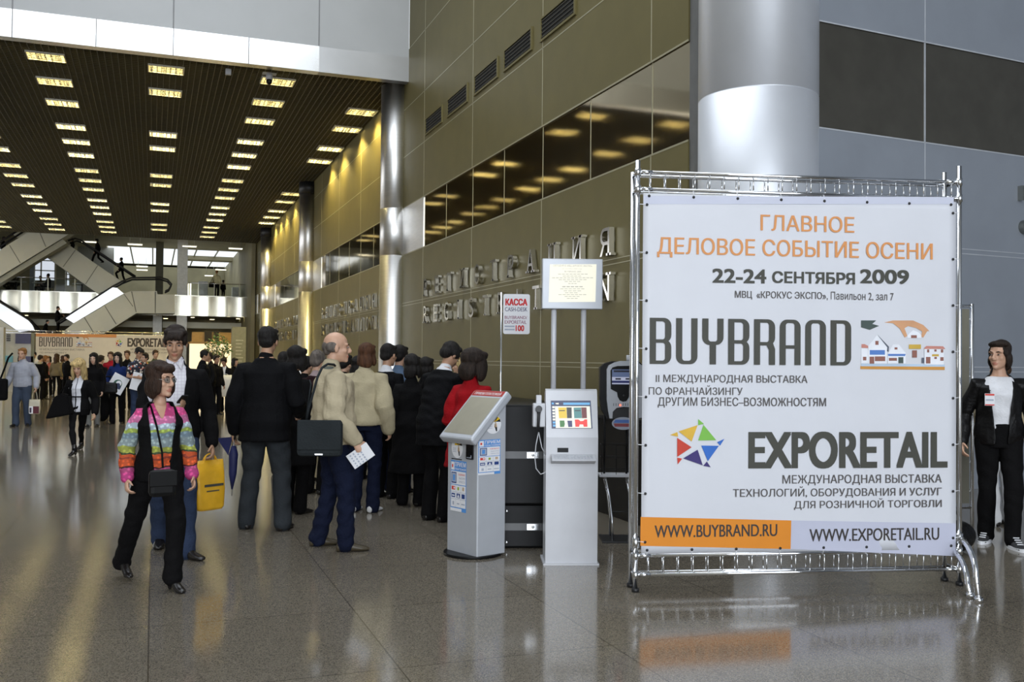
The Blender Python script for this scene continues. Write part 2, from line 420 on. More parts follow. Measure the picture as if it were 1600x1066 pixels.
for ci, (x, words_) in enumerate(LINES):
    n = 0
    for (yy, j, k) in rows:
        if ci == 3 and j == 2: continue
        if ci == 5 and (yy < 26 or k == 4 and j > 0 or abs(yy-37.6) < .3 or abs(yy-40.65) < .3 or abs(yy-55.8) < .3): continue
        if ci == 0 and yy < 45: continue
        if ci == 1 and yy < 33: continue
        o = lamp0 if first else copy_tree(lamp0); first = False
        if ci == 5:      # the wall-side lights wash the panels
            l = bpy.data.lights.new('wall_wash', 'SPOT'); l.energy = 620; l.color = (1.0, .80, .30); l.spot_size = 2.3; l.spot_blend = .35; l.shadow_soft_size = .2
            lo = bpy.data.objects.new('wall_wash', l); COL.objects.link(lo); lo.parent = o; lo.location = (0, 0, -.04)
        o.location = (x, yy, CZ-.005); o['label'] = f'{WORDS[n]} louvred ceiling light from the front in {words_}'; n += 1

# slotted air vents high on the wall
vp = [((666.4, 191), (691.2, 171.3), 204.8), ((701, 155.6), (730.6, 137.9), 175), ((743.2, 126), (777.9, 100.4), 141.8), ((789.7, 88.6), (831, 55.1), 106.3), ((847.6, 37.4), (898.8, 0), 59)]
vents = []
for tl, tr, bly in vp:
    a = on_x(*tl, WX); b = on_x(*tr, WX); c = on_x(tl[0], bly, WX); vents.append((b.y, a.y))
vh = .34; vz = 7.0
for i, (y0, y1) in enumerate(vents+[(10.35, 11.75)]):
    t = thing('air_vent', ['slotted air vent nearest the steel column', 'second air vent from the steel column', 'third air vent from the steel column', 'fourth air vent from the steel column', 'large fifth air vent from the steel column', 'air vent cut by the top edge of the photo'][i], 'vent', (WX, (y0+y1)/2, vz), group='air vents high on the panelled wall')
    h = (y1-y0)/2
    mb = MB(); mb.box(-.01, .0, -h, h, 0, vh); mb.build('backing', M_void, t)
    mb = MB()
    mb.box(-.03, .0, -h-.05, h+.05, -.04, 0); mb.box(-.03, .0, -h-.05, h+.05, vh, vh+.03); mb.box(-.03, 0, -h-.05, -h, 0, vh); mb.box(-.03, 0, h, h+.05, 0, vh)
    mb.build('frame', M_wall, t)
    mb = MB()
    for q in range(5): z = vh*(q+.5)/5; mb.box(-.022, -.008, -h, h, z-.012, z+.006)
    mb.build('slat', mat('dark_slat', (.06, .055, .04), metal=.5), t)

# raised metal lettering on the long wall
M_letter = mat('polished_letter_metal', (0.72, 0.70, 0.66), rough=0.14, metal=1.0, var=0.03)
def serif_letter(ch, y, z, h, w, parent, X=WX):
    """one raised letter; reading direction runs towards the camera (falling Y)"""
    fn = lambda u, v, d: (X-d, y-u, z+v)
    mb = MB(); fs = lay_text(mb, ch, -w/2, w/2, 0, h, fn, depth=.10)
    r = bmesh.ops.extrude_face_region(mb.b, geom=fs)
    for v in [g for g in r['geom'] if isinstance(g, bmesh.types.BMVert)]: v.co.x = X-.02
    s = .07*h/.4
    feet = {'Р': [(-.42, 0)], 'Г': [(-.4, 0)], 'И': [(-.42, 0), (-.42, 1), (.42, 0), (.42, 1)], 'Т': [(0, 0)], 'Я': [(.42, 0)], 'Ц': [(-.42, 1), (.3, 1)], 'А': [(-.45, 0), (.45, 0)], 'R': [(-.42, 0), (.45, 0)], 'I': [(0, 0), (0, 1)], 'T': [(0, 0)], 'N': [(-.42, 0), (-.42, 1), (.42, 1)], 'A': [(-.45, 0), (.45, 0)]}.get(ch, [])
    for (u, v) in feet:
        yy = y-u*w; zz = z+v*h
        mb.box(X-.10, X-.02, yy-s*1.1, yy+s*1.1, zz-(s*.5 if v else 0), zz+(0 if v else s*.5))
    mb.build('letter', M_letter, parent)
def wall_sign(label, yfar, ynear, rows_):
    t = thing('wall_sign', label, 'sign', (WX, (yfar+ynear)/2, 0), group='raised metal registration signs')
    for text, z in rows_:
        n = len(text)
        for i, ch in enumerate(text):
            yy = yfar+(ynear-yfar)*i/(n-1)
            serif_letter(ch, yy-(yfar+ynear)/2, z, .40, .10 if ch == 'I' else .30, t, 0)
    return t
wall_sign('raised metal lettering nearest the banner, partly hidden by the info screen', 21.9, 12.3, [('РЕГИСТРАЦИЯ', 3.06), ('REGISTRATION', 2.42)])
wall_sign('raised metal lettering between the first and second steel columns', 36.6, 27.6, [('РЕГИСТРАЦИЯ', 3.06), ('REGISTRATION', 2.42)])
wall_sign('raised metal lettering beyond the second steel column', 51.8, 42.6, [('РЕГИСТРАЦИЯ', 3.06), ('REGISTRATION', 2.42)])
# lettering at the right edge of the photo
def on_rw(x, y):
    d = ray(x, y); t = ((RW0.x)*RWn.x+RW0.y*RWn.y-0)/(d[0]*RWn.x+d[1]*RWn.y); p = CAM+d*t
    return (Vector(p)-RW0).dot(RWd), p[2]
t = thing('cloakroom_sign', 'raised metal letters on the grey side wall at the right edge', 'sign', (RW0.x, RW0.y, 0))
fnr = lambda u, v, d: tuple(RWd*u+RWn*d+Vector((0, 0, v)))
u0, z1 = on_rw(1590, 291); _, z0 = on_rw(1590, 314)
for i, ch in enumerate('ГАРДЕРОБ'): solid_text('letter', ch, u0+i*.28, u0+i*.28+.19, z0, z1, fnr, .07, mat('dark_letter_metal', (.3, .3, .27), rough=.2, metal=1), t)
u0, z1 = on_rw(1591, 343); _, z0 = on_rw(1591, 366)
for i, ch in enumerate('CLOAKROOM'): solid_text('letter', ch, u0+i*.27, u0+i*.27+.19, z0, z1, fnr, .07, MATS['dark_letter_metal'], t)

# security camera dome and small sensor under the ceiling edge
p = on_z(425, 117, CZ-.2); t = thing('security_camera', 'small dome camera hanging below the ceiling edge', 'camera', (p.x, 24.9, CZ))
mb = MB(); mb.cyl((0, 0, -.16), .085, .16, 20); mb.build('housing', M_totem, t)
mb = MB(); mb.ell((0, 0, -.2), (.075, .075, .09)); mb.build('dome', M_gloss, t)
mb = MB(); mb.box(-.17, .17, -.1, .1, -.02, .0); mb.build('mount', M_totem, t)
o = MB().box(-.07, .07, -.05, .05, -.15, 0, bevel=.012).build('ceiling_sensor', M_totem, loc=(on_z(357, 107, CZ).x, 24.9, CZ)); tag(o, 'small white sensor box under the ceiling left of the dome camera', 'sensor')

# ================================================================== BANNER STAND
BA = on_z(990, 925, 0); BB = on_z(1497, 915, 0); Bd = (BB-BA).normalized(); Bn = Vector((Bd.y, -Bd.x, 0))
brz = math.atan2(Bd.y, Bd.x)
def bn(x, y, off=0.0):
    """photo pixel -> (u, z) on the banner's face"""
    d = Vector(ray(x, y)); n = Bn; o = BA+n*off
    t = (o-Vector(CAM)).dot(n)/d.dot(n); p = Vector(CAM)+d*t
    return ((p-BA).dot(Bd), p.z)
bf = lambda u, v, d: (u, -d, v)
ban = thing('banner_stand', 'large white exhibition banner on a chrome tube frame', 'banner', BA, brz)
UL, UR, DR = 0.012, 2.365, 0.14
for (u, y, zt) in ((UL, 0, 2.955), (UR, 0, 2.99), (UL, DR, 2.9), (UR-.03, DR, 2.97)): MB().tube([(u, y, .01), (u, y, zt)], .0165, 14).build('post', M_chrome, ban)
for y in (0, DR):
    for z in (2.875, 2.757, .245, .115 if y == 0 else .10): MB().tube([(UL, y, z), (UR, y, z)], .012, 12).build('rail', M_chrome, ban)
for z in (2.875, 2.757, .245, .115): 
    for u in (UL, UR): MB().tube([(u, 0, z), (u, DR, z)], .012, 10).build('cross_rail', M_chrome, ban)
n = 22
for y in (0, DR):
    for (z0, z1) in ((2.757, 2.875), (.115, .245)):
        for i in range(n): u = UL+.09+(UR-UL-.15)*i/(n-1)+(.03 if y else 0); MB().tube([(u, y, z0), (u, y, z1)], .0045, 6).build('rung', M_chrome, ban)
for u in (UL, UR):
    mb = MB()
    for z in (2.875, 2.757, .245, .115): mb.tube([(u, 0, z-.025), (u, 0, z+.025)], .022, 12); mb.tube([(u+(.03 if u < 1 else -.03), 0, z), (u+(.10 if u < 1 else -.10), 0, z)], .015, 10)
    mb.tube([(u, 0, .30), (u, 0, .37)], .024, 12)
    mb.build('clamp', M_chrome, ban)
def bloc(P): v = P-BA; return (v.dot(Bd), -v.dot(Bn), P.z)
for (fx, fy, st) in ((1529, 941, (UR+.01, 0, .335)), (1516, 934, (UR-.02, DR*.5, .25))):
    e = Vector(bloc(on_z(fx, fy, 0))); s = Vector(st); pts = [s]
    for k in range(1, 9):
        a = k/8*PI/2; pts.append(Vector((s.x+(e.x-s.x)*math.sin(a)*.85, s.y+(e.y-s.y)*math.sin(a)*.85, s.z-.17*(1-math.cos(a)))))
    pts.append(Vector((e.x, e.y, .012)))
    mb = MB(); mb.tube(pts, .019, 14); mb.tube([(e.x, e.y, 0), (e.x, e.y, .03)], .028, 14); mb.build('foot', M_chrome, ban)
for (u, y) in ((UL, 0), (UL, DR), (UR, 0), (UR-.03, DR)):
    mb = MB(); mb.tube([(u, y, 0), (u, y, .025)], .026, 14); mb.build('foot_cap', M_black, ban)
VT, VB = 2.727, .262
VL, VR = .045, 2.325
mb = MB()
NX, NZ = 40, 40
g = [[mb.b.verts.new((VL+(VR-VL)*i/NX, -.022+.002*math.sin(i*.55+.6*math.sin(j*.4))*(1-j/NZ)**3-.0015*math.cos(j*.3+i*.2), VB+(VT-VB)*j/NZ)) for j in range(NZ+1)] for i in range(NX+1)]
for i in range(NX):
    for j in range(NZ):
        f = mb.b.faces.new((g[i][j], g[i+1][j], g[i+1][j+1], g[i][j+1])); f.smooth = True
sheet = mb.build('banner_sheet', M_banner, ban)
md = sheet.modifiers.new('thick', 'SOLIDIFY'); md.thickness = .003; md.offset = 0
# printed matter
M_or = mat('orange_print', hexc(228, 140, 30), var=.03); M_tan = mat('tan_orange_lettering', hexc(222, 150, 88), var=.02)
M_dk = mat('dark_olive_grey_lettering', hexc(68, 68, 60), var=.03); M_txt = mat('brown_grey_lettering', hexc(84, 80, 78), var=.02); M_lav = mat('lavender_grey_print', hexc(196, 198, 216), var=.02)
D0 = .0295
def bquad(mb, px, mi, d, fn=bf, cv=bn): mb.poly([fn(*cv(x, y), d) for x, y in px], mi)
mb = MB(); bquad(mb, [(999.5, 807), (1234, 812.5), (1233, 857), (999, 852)], 0, D0-.003); mb.build('orange_band', M_or, ban); mb = MB()
bquad(mb, [(1234, 812.5), (1490, 817), (1489.5, 868), (1233, 857)], 0, D0-.003); mb.build('lavender_band', M_lav, ban); mb = MB()
bquad(mb, [(1004, 307), (1487, 309), (1487, 320), (1004, 320)], 0, D0-.003)
mb.build('top_hem', mat('pale_hem', hexc(205, 208, 224), var=.02), ban)
def btext(mb, s, x0, x1, yt, yb, mi, bold, d=D0):
    ym = (yt+yb)/2
    u0 = bn(x0, ym)[0]; u1 = bn(x1, ym)[0]; xm = (x0+x1)/2
    # the lettering follows the banner's own horizontals
    z1 = bn(xm, yt)[1]; z0 = bn(xm, yb)[1]
    mb = MB(); lay_text(mb, s, u0, u1, z0, z1, bf, 0, bold, depth=d); mb.build('lettering_line', (M_tan, M_dk, M_txt, M_char)[mi], ban)
M_char = mat('charcoal_lettering', hexc(58, 52, 50), var=.02)
btext(mb, 'ГЛАВНОЕ', 1186, 1332, 338, 363, 0, .018)
btext(mb, 'ДЕЛОВОЕ СОБЫТИЕ ОСЕНИ', 1025, 1454, 376, 407, 0, .018)
btext(mb, '22-24', 1111, 1195, 421, 443, 1, .05); btext(mb, 'СЕНТЯБРЯ', 1204, 1333, 425.5, 444, 1, .05); btext(mb, '2009', 1341, 1417, 422, 444, 1, .05)
btext(mb, 'МВЦ  «КРОКУС ЭКСПО»', 1146, 1288, 456, 469, 2, .018); btext(mb, ', Павильон 2, зал 7', 1289, 1393, 457, 471, 2, .0)
btext(mb, 'II МЕЖДУНАРОДНАЯ ВЫСТАВКА', 1023, 1259, 586, 600, 2, .012)
btext(mb, 'ПО ФРАНЧАЙЗИНГУ', 1012, 1158, 602, 617.5, 2, .012)
btext(mb, 'ДРУГИМ БИЗНЕС–ВОЗМОЖНОСТЯМ', 1026, 1288, 621, 637, 2, .012)
btext(mb, 'EXPORETAIL', 1167, 1477, 674, 731.5, 1, .045)
btext(mb, 'МЕЖДУНАРОДНАЯ ВЫСТАВКА', 1220, 1468, 741, 757, 2, .012)
btext(mb, 'ТЕХНОЛОГИЙ, ОБОРУДОВАНИЯ И УСЛУГ', 1143, 1468, 759, 777, 2, .012)
btext(mb, 'ДЛЯ РОЗНИЧНОЙ ТОРГОВЛИ', 1238, 1468, 778, 795, 2, .012)
btext(mb, 'WWW.BUYBRAND.RU', 1021, 1212, 819, 838, 3, .02)
btext(mb, 'WWW.EXPORETAIL.RU', 1262, 1464, 824.5, 844, 3, .02)
# tall rounded display letters of the upper show name
def arc(cx, cy, r, a0, a1, n=6): return [(cx+r*math.cos(math.radians(a0+(a1-a0)*i/n)), cy+r*math.sin(math.radians(a0+(a1-a0)*i/n))) for i in range(n+1)]
def glyph(ch):
    """list of (outer path, inner path) strips in a 1 x 2 box"""
    s, b, R, q = .29, .15, .34, .12
    def n_(w, h, y0=0, sy=1):
        o = [(0, y0)]+arc(R, h-R, R, 180, 90)+arc(w-R, h-R, R, 90, 0)+[(w, y0)]
        i = [(s, y0)]+arc(s+q, h-b-q, q, 180, 90)+arc(w-s-q, h-b-q, q, 90, 0)+[(w-s, y0)]
        return o, i
    def d_(w, y0, y1):
        o = [(0, y0), (0, y1)]+arc(w-R, y1-R, R, 90, 0)+arc(w-R, y0+R, R, 0, -90)+[(0, y0)]
        i = [(s, y0+b), (s, y1-b)]+arc(w-s-q, y1-b-q, q, 90, 0)+arc(w-s-q, y0+b+q, q, 0, -90)+[(s, y0+b)]
        return o, i
    flip = lambda p, h: ([(x, h-y) for x, y in p[0]], [(x, h-y) for x, y in p[1]])
    bar = lambda x0, x1, y0, y1: ([(x0, y0), (x0, y1)], [(x1, y0), (x1, y1)])
    if ch == 'B': return [d_(1, .92, 2), d_(1, 0, 1.07)]
    if ch == 'U': return [flip(n_(1, 2), 2)]
    if ch == 'Y': return [flip(n_(1, 1.15), 2), bar(.35, .65, 0, .95)]
    if ch == 'R': return [d_(1, .85, 2), bar(0, s, 0, .9), ([(1-s, 0), (1-s, .65), (.6, .85)], [(1, 0), (1, .7), (.9, .95)])]
    if ch == 'A': return [n_(1, 2), bar(.1, .9, .72, .87)]
    if ch == 'N': return [n_(1, 2)]
    if ch == 'D': return [d_(1, 0, 2)]
def display_word(mb, word, u0, u1, z0, z1, fn, mi, d, gap=.22):
    n = len(word); cw = (u1-u0)/(n+gap*(n-1)); sy = (z1-z0)/2
    for k, ch in enumerate(word):
        ox = u0+k*cw*(1+gap)
        for gi, (o, i) in enumerate(glyph(ch)):
            O = [mb.b.verts.new(fn(ox+x*cw, z0+y*sy, d+gi*.0004)) for x, y in o]; I = [mb.b.verts.new(fn(ox+x*cw, z0+y*sy, d+gi*.0004)) for x, y in i]
            for j in range(len(O)-1):
                try: mb.b.faces.new((O[j], O[j+1], I[j+1], I[j])).material_index = mi
                except ValueError: pass
mb = MB(); a = bn(1013.5, 535); b = bn(1327, 535)
display_word(mb, 'BUYBRAND', a[0], b[0], bn(1170, 570)[1], bn(1170, 499)[1], bf, 0, D0)
mb.build('show_name', M_dk, ban)
STAR = [((290, 252), (314, 272), (290, 278), 'g'), ((312, 276), (365, 340), (290, 341), 'g'), ((173, 318), (204, 306), (207, 325), 'y'), ((209, 303), (288, 277), (263, 345), 'y'), ((203, 330), (263, 369), (203, 409), 'r'), ((203, 412), (224, 416), (205, 440), 'r'), ((288, 379), (309, 444), (228, 415), 'p'), ((326, 428), (342, 452), (311, 446), 'p'), ((303, 362), (376, 363), (330, 427), 'b'), ((368, 348), (399, 334), (381, 362), 'b')]
SM = [mat('logo_green', hexc(125, 190, 75)), mat('logo_yellow', hexc(222, 178, 60)), mat('logo_red', hexc(200, 62, 42)), mat('logo_purple', hexc(58, 44, 112)), mat('logo_blue', hexc(48, 110, 200))]
def star(mb, cv, fn, d):
    for a, b, c, k in STAR: mb.poly([fn(*cv(x, y), d) for x, y in (a, b, c)], 'gyrpb'.index(k))
mb = MB(); star(mb, lambda x, y: bn(980+x/2.664, 560+y/2.665), bf, D0); mb.build('star_logo', SM, ban)
# little picture of houses and a placing hand
PM = [mat('print_skin', hexc(214, 160, 118)), mat('print_dark_green', hexc(70, 84, 80)), mat('print_white', hexc(238, 240, 246)), mat('print_roof', hexc(206, 138, 124)), mat('print_blue', hexc(86, 128, 196)), mat('print_brown', hexc(146, 96, 84)), mat('print_gold', hexc(206, 170, 70)), mat('print_paleblue', hexc(186, 206, 226)), mat('print_orange_line', hexc(206, 146, 66)), mat('print_slate', hexc(92, 98, 112))]
PIC = [(1, [(200, 187), (410, 187), (355, 235), (450, 262), (320, 318), (200, 282)]),
 (0, [(520, 215), (640, 188), (920, 188), (1060, 250), (1145, 335), (1115, 335), (1060, 425), (1030, 410), (1045, 340), (960, 290), (850, 265), (800, 295), (840, 400), (805, 425), (735, 300), (640, 225)]),
 (2, [(840, 395), (880, 355), (920, 320), (1000, 355), (1035, 395), (1030, 430), (840, 430)]), (5, [(890, 392), (970, 392), (970, 430), (890, 430)]),
 (7, [(200, 785), (1355, 795), (1355, 828), (200, 820)]), (8, [(190, 820), (1355, 828), (1355, 872), (190, 860)]),
 (2, [(200, 575), (296, 575), (296, 782), (200, 782)]), (3, [(205, 515), (250, 515), (298, 540), (298, 570), (205, 565)]), (5, [(225, 690), (272, 690), (272, 740), (225, 740)]),
 (2, [(298, 535), (422, 388), (580, 560), (560, 620), (560, 785), (298, 785)]), (9, [(422, 385), (440, 400), (585, 550), (580, 620), (555, 615), (560, 560)]), (5, [(395, 470), (440, 470), (440, 525), (395, 525)]),
 (4, [(318, 597), (528, 597), (528, 662), (318, 662)]), (5, [(315, 688), (380, 688), (380, 785), (315, 785)]), (5, [(388, 685), (532, 685), (532, 750), (388, 750)]),
 (2, [(565, 650), (640, 520), (720, 520), (815, 640), (815, 785), (565, 785)]), (4, [(568, 650), (815, 650), (805, 680), (572, 680)]), (5, [(660, 560), (700, 560), (700, 590), (660, 590)]), (5, [(582, 705), (693, 705), (693, 745), (582, 745)]), (1, [(712, 695), (782, 695), (782, 780), (712, 780)]),
 (6, [(860, 520), (1025, 520), (1025, 580), (860, 580)]), (5, [(905, 600), (970, 600), (970, 700), (905, 700)]),
 (9, [(1035, 702), (1068, 702), (1068, 778), (1035, 778)]), (2, [(1072, 580), (1340, 585), (1340, 800), (1072, 795)]), (3, [(1068, 570), (1100, 540), (1330, 545), (1362, 582), (1072, 582)]), (5, [(1108, 588), (1138, 588), (1138, 630), (1108, 630)]), (5, [(1208, 588), (1240, 588), (1240, 618), (1208, 618)]), (5, [(1298, 588), (1332, 588), (1332, 632), (1298, 632)]), (6, [(1176, 655), (1270, 655), (1270, 684), (1176, 684)]), (5, [(1093, 692), (1154, 692), (1154, 782), (1093, 782)]), (5, [(1290, 695), (1336, 695), (1336, 745), (1290, 745)]), (5, [(1208, 692), (1242, 692), (1242, 720), (1208, 720)])]
def picture(mb, cv, fn, d):
    for i, (mi, pts) in enumerate(PIC):
        f = mb.b.faces.new([mb.b.verts.new(fn(*cv(x, y), d+i*.00015)) for x, y in pts]); f.material_index = mi
mb = MB(); picture(mb, lambda x, y: bn(1320+x/8.88, 480+y/8.88), bf, D0-.002); mb.build('houses_picture', PM, ban)
# eyelets and ties
for i in range(8):
    z = VB+.08+(VT-VB-.16)*i/7
    for u, s in ((VL+.025, -1), (VR-.025, 1)):
        mb = MB(); mb.ell((u, -.03, z), (.010, .006, .010), 8, 6); mb.tube([(u, -.032, z), (u+s*.05, -.018, z+.004)], .003, 5, 1); mb.build('eyelet', [M_black, M_white], ban)
for i in range(8):
    u = VL+.04+(VR-VL-.08)*i/7
    for z, s in ((VT-.02, 1), (VB+.025, -1)):
        mb = MB(); mb.ell((u, -.03, z), (.010, .006, .010), 8, 6); mb.tube([(u, -.032, z), (u, -.016, z+s*.045)], .003, 5, 1); mb.build('eyelet', [M_black, M_white], ban)

# ================================================================== PAYMENT KIOSK
KA = on_z(745, 875, 0); KL = on_z(697, 862, 0); KR = on_z(788, 868, 0)
kd = (KR-KA); kd.z = 0; kw2 = .275; kd.normalize(); krz = math.atan2(kd.y, kd.x)
# local x runs along the side panel (away from the sloped front), local y along the front, front faces -x
kio = thing('payment_kiosk', 'silver payment kiosk with sloped screen and umbrella sticker', 'kiosk', KA, krz)
KW, KD = .40, .29
mb = MB(); mb.cyl((.12, .21, 0), .235, .022, 40); mb.build('base_plate', M_gloss, kio)
mb = MB()
mb.prism([(0, .022), (KD, .022), (KD, 1.27), (0.02, .96), (0, .95)], 0, KW, 'y')
bmesh.ops.bevel(mb.b, geom=[e for e in mb.b.edges if abs(e.verts[0].co.z-e.verts[1].co.z) > .5], offset=.012, segments=3, affect='EDGES', profile=.5)
mb.build('body', M_kiosk, kio)
# sloped screen housing: a slab overhanging the front
sl = Vector((-.085, 0, .945)); sh = Vector((KD+.0, 0, 1.325)); sd = (sh-sl).normalized(); sn = Vector((-sd.z, 0, sd.x)); slen = (sh-sl).length
KM = Matrix(((sd.x, 0, sn.x, sl.x), (0, 1, 0, -.02), (sd.z, 0, sn.z, sl.z), (0, 0, 0, 1)))   # u along slope, v along y, w out of the face
mb = MB(); mb.box(0, slen, 0, KW+.04, -.075, 0, 0, KM, bevel=.018); hous = mb.build('screen_housing', M_kiosk, kio)
kf = lambda v, u, d: tuple(KM @ Vector((u, KW+.04-v, d)))        # v runs left to right for a viewer in front, u up the slope
mb = MB(); mb.poly([kf(.03, .05, .001), kf(KW+.01, .05, .001), kf(KW+.01, slen-.085, .001), kf(.03, slen-.085, .001)]); mb.build('screen', mat('kiosk_screen', (.58, .54, .42), rough=.28, metal=.8, var=.05), kio)
mb = MB(); mb.poly([kf(.02, slen-.07, .0012), kf(KW+.02, slen-.07, .0012), kf(KW+.02, slen-.012, .0012), kf(.02, slen-.012, .0012)], 0)
lay_text(mb, 'ПРИЕМ ПЛАТЕЖЕЙ', .05, KW-.01, slen-.058, slen-.024, kf, 1, .02, depth=.0024); mb.build('title_strip', [mat('kiosk_red', hexc(168, 42, 34)), M_white], kio)
M_sblue = mat('sticker_blue', hexc(84, 146, 214)); M_sdblue = mat('sticker_dark_blue', hexc(40, 66, 128)); M_sred = mat('sticker_red', hexc(214, 60, 48)); M_sgrey = mat('sticker_grey', hexc(170, 176, 190)); M_yel = mat('sticker_yellow', hexc(232, 190, 30)); M_sgreen = mat('sticker_green', hexc(150, 170, 40)); M_stan = mat('sticker_tan', hexc(196, 170, 140))
STK = [M_white, M_sblue, M_sdblue, M_sred, M_sgrey, M_yel, M_black, M_sgreen, M_stan]
def price_sticker(name, fn, a0, a1, b0, b1):
    """the payment sticker in a box a0..a1 (across), b0..b1 (up)"""
    mb = MB(); A = lambda u, v: (a0+(a1-a0)*u, b0+(b1-b0)*v)
    def q(u0, u1, v0, v1, mi, d):
        mb.poly([fn(*A(u0, v0), d), fn(*A(u1, v0), d), fn(*A(u1, v1), d), fn(*A(u0, v1), d)], mi)
    def tx(s, u0, u1, v0, v1, mi, bold=.02): p, r = A(u0, v0), A(u1, v1); lay_text(mb, s, p[0], r[0], p[1], r[1], fn, mi, bold, depth=.0036)
    q(0, 1, 0, 1, 1, .001); q(.0, .72, 0, .06, 0, .002)
    q(.03, .24, .81, .97, 0, .002); q(.08, .16, .86, .92, 3, .0028)
    tx('ПРИЕМ', .28, .97, .885, .975, 0, .03); tx('ПЛАТЕЖЕЙ', .28, .97, .815, .865, 0, .03)
    q(.03, .97, .53, .79, 0, .002); q(.06, .38, .55, .77, 2, .0026); q(.09, .35, .575, .75, 4, .003); q(.16, .29, .60, .72, 1, .0034)
    tx('УДОБНО', .5, .93, .71, .75, 3); tx('БЫСТРО', .55, .93, .64, .68, 4); tx('ПРОСТО', .55, .93, .57, .61, 4)
    q(.03, .97, .08, .515, 0, .002)
    for v in (.235, .375): q(.03, .97, v, v+.008, 4, .0026)
    for u in (.34, .66): q(u, u+.008, .08, .515, 4, .0026)
    q(.08, .3, .42, .49, 3, .0028); q(.2, .28, .44, .475, 0, .0032); q(.45, .55, .42, .48, 7, .0028); q(.76, .88, .42, .49, 8, .0028)
    q(.07, .3, .27, .35, 2, .0028); q(.1, .27, .295, .32, 0, .0032); q(.4, .62, .265, .355, 2, .0028); mb.poly([fn(*A(.43, .275), .0032), fn(*A(.59, .275), .0032), fn(*A(.51, .345), .0032)], 0); q(.72, .92, .265, .355, 2, .0028)
    q(.14, .24, .12, .19, 4, .0028); q(.42, .58, .14, .165, 4, .0028); q(.7, .93, .14, .165, 4, .0028)
    return mb.build(name, STK, kio)
fside = lambda u, v, d: (u, -d, v)                     # side panel seen from the camera
ffront = lambda u, v, d: (-d, KW-u, v)                 # front panel, u left to right
def kside(x, y):
    n = Vector((kd.y, -kd.x, 0)); d = Vector(ray(x, y)); t = (KA-Vector(CAM)).dot(n)/d.dot(n); p = Vector(CAM)+d*t
    return (p-KA).dot(kd), p.z
def kfront(x, y):
    n = Vector((-kd.x, -kd.y, 0)); d = Vector(ray(x, y)); t = (KA-Vector(CAM)).dot(n)/d.dot(n); p = Vector(CAM)+d*t
    return KW-(p-KA).dot(Vector((-kd.y, kd.x, 0))), p.z
a = kside(747, 743); b = kside(782, 686); price_sticker('price_sticker', fside, a[0], b[0], a[1], b[1])
a = kfront(704, 797); b = kfront(729, 722); price_sticker('price_sticker', ffront, max(.03, a[0]), min(.33, b[0]), a[1], b[1])
def umbrella_sticker(fn, cu, cv, ru, rv):
    mb = MB()
    mb.poly([fn(cu+ru*math.cos(2*PI*k/40), cv+rv*math.sin(2*PI*k/40), .001) for k in range(40)], 0)
    top = (cu+.25*ru, cv+.85*rv)
    for k in range(6):
        a0, a1 = PI*k/6, PI*(k+1)/6
        P = lambda a: (cu+.25*ru+.68*ru*math.cos(a), cv+.22*rv+.6*rv*math.sin(a))
        mb.poly([fn(*P(a0), .002), fn(*P(a1), .002), fn(cu+.25*ru, cv+.25*rv, .002)], 5 if k % 2 else 6)
    mb.poly([fn(cu+.22*ru, cv-.3*rv, .0025), fn(cu+.27*ru, cv-.3*rv, .0025), fn(cu+.27*ru, cv+.3*rv, .0025), fn(cu+.22*ru, cv+.3*rv, .0025)], 6)
    mb.poly([fn(cu+.12*ru, cv-.35*rv, .0022), fn(cu+.5*ru, cv-.35*rv, .0022), fn(cu+.42*ru, cv+.02*rv, .0022), fn(cu+.15*ru, cv+.02*rv, .0022)], 8)
    mb.poly([fn(cu+.35*ru, cv-.75*rv, .0022), fn(cu+.5*ru, cv-.75*rv, .0022), fn(cu+.48*ru, cv-.3*rv, .0022), fn(cu+.2*ru, cv-.3*rv, .0022)], 6)
    mb.poly([fn(cu+(.3+.1*math.cos(k))*ru, cv+(.1+.1*math.sin(k))*rv, .0027) for k in np.linspace(0, 6, 10)], 8)
    for q in range(3): mb.poly([fn(cu-.75*ru, cv-(.05+.16*q)*rv, .002), fn(cu-.1*ru, cv-(.05+.16*q)*rv, .002), fn(cu-.1*ru, cv-(.1+.16*q)*rv, .002), fn(cu-.75*ru, cv-(.1+.16*q)*rv, .002)], 4)
    mb.build('umbrella_sticker', STK, kio)
c = kside(770.5, 663); e = kside(783.5, 663); f = kside(770.5, 648); umbrella_sticker(fside, min(c[0], KD-.1), c[1], .082, abs(f[1]-c[1]))
umbrella_sticker(ffront, .13, .86, .075, .085)
mb = MB(); mb.box(-.012, .0, .05, .14, .78, .92, 0, bevel=.004); mb.box(-.03, -.01, .075, .115, .80, .84, 0); mb.poly([ffront(KW-.125, .79, .0135), ffront(KW-.065, .79, .0135), ffront(KW-.065, .815, .0135), ffront(KW-.125, .815, .0135)], 1); mb.build('bill_slot', [M_gloss, M_sgrey], kio)
mb = MB()
for y in (.07, .33): mb.ell((-.004, y, .935), (.008, .010, .010), 10, 8)
mb.box(-.004, 0, .2, .34, .765, .772); mb.build('lock', M_chrome, kio)

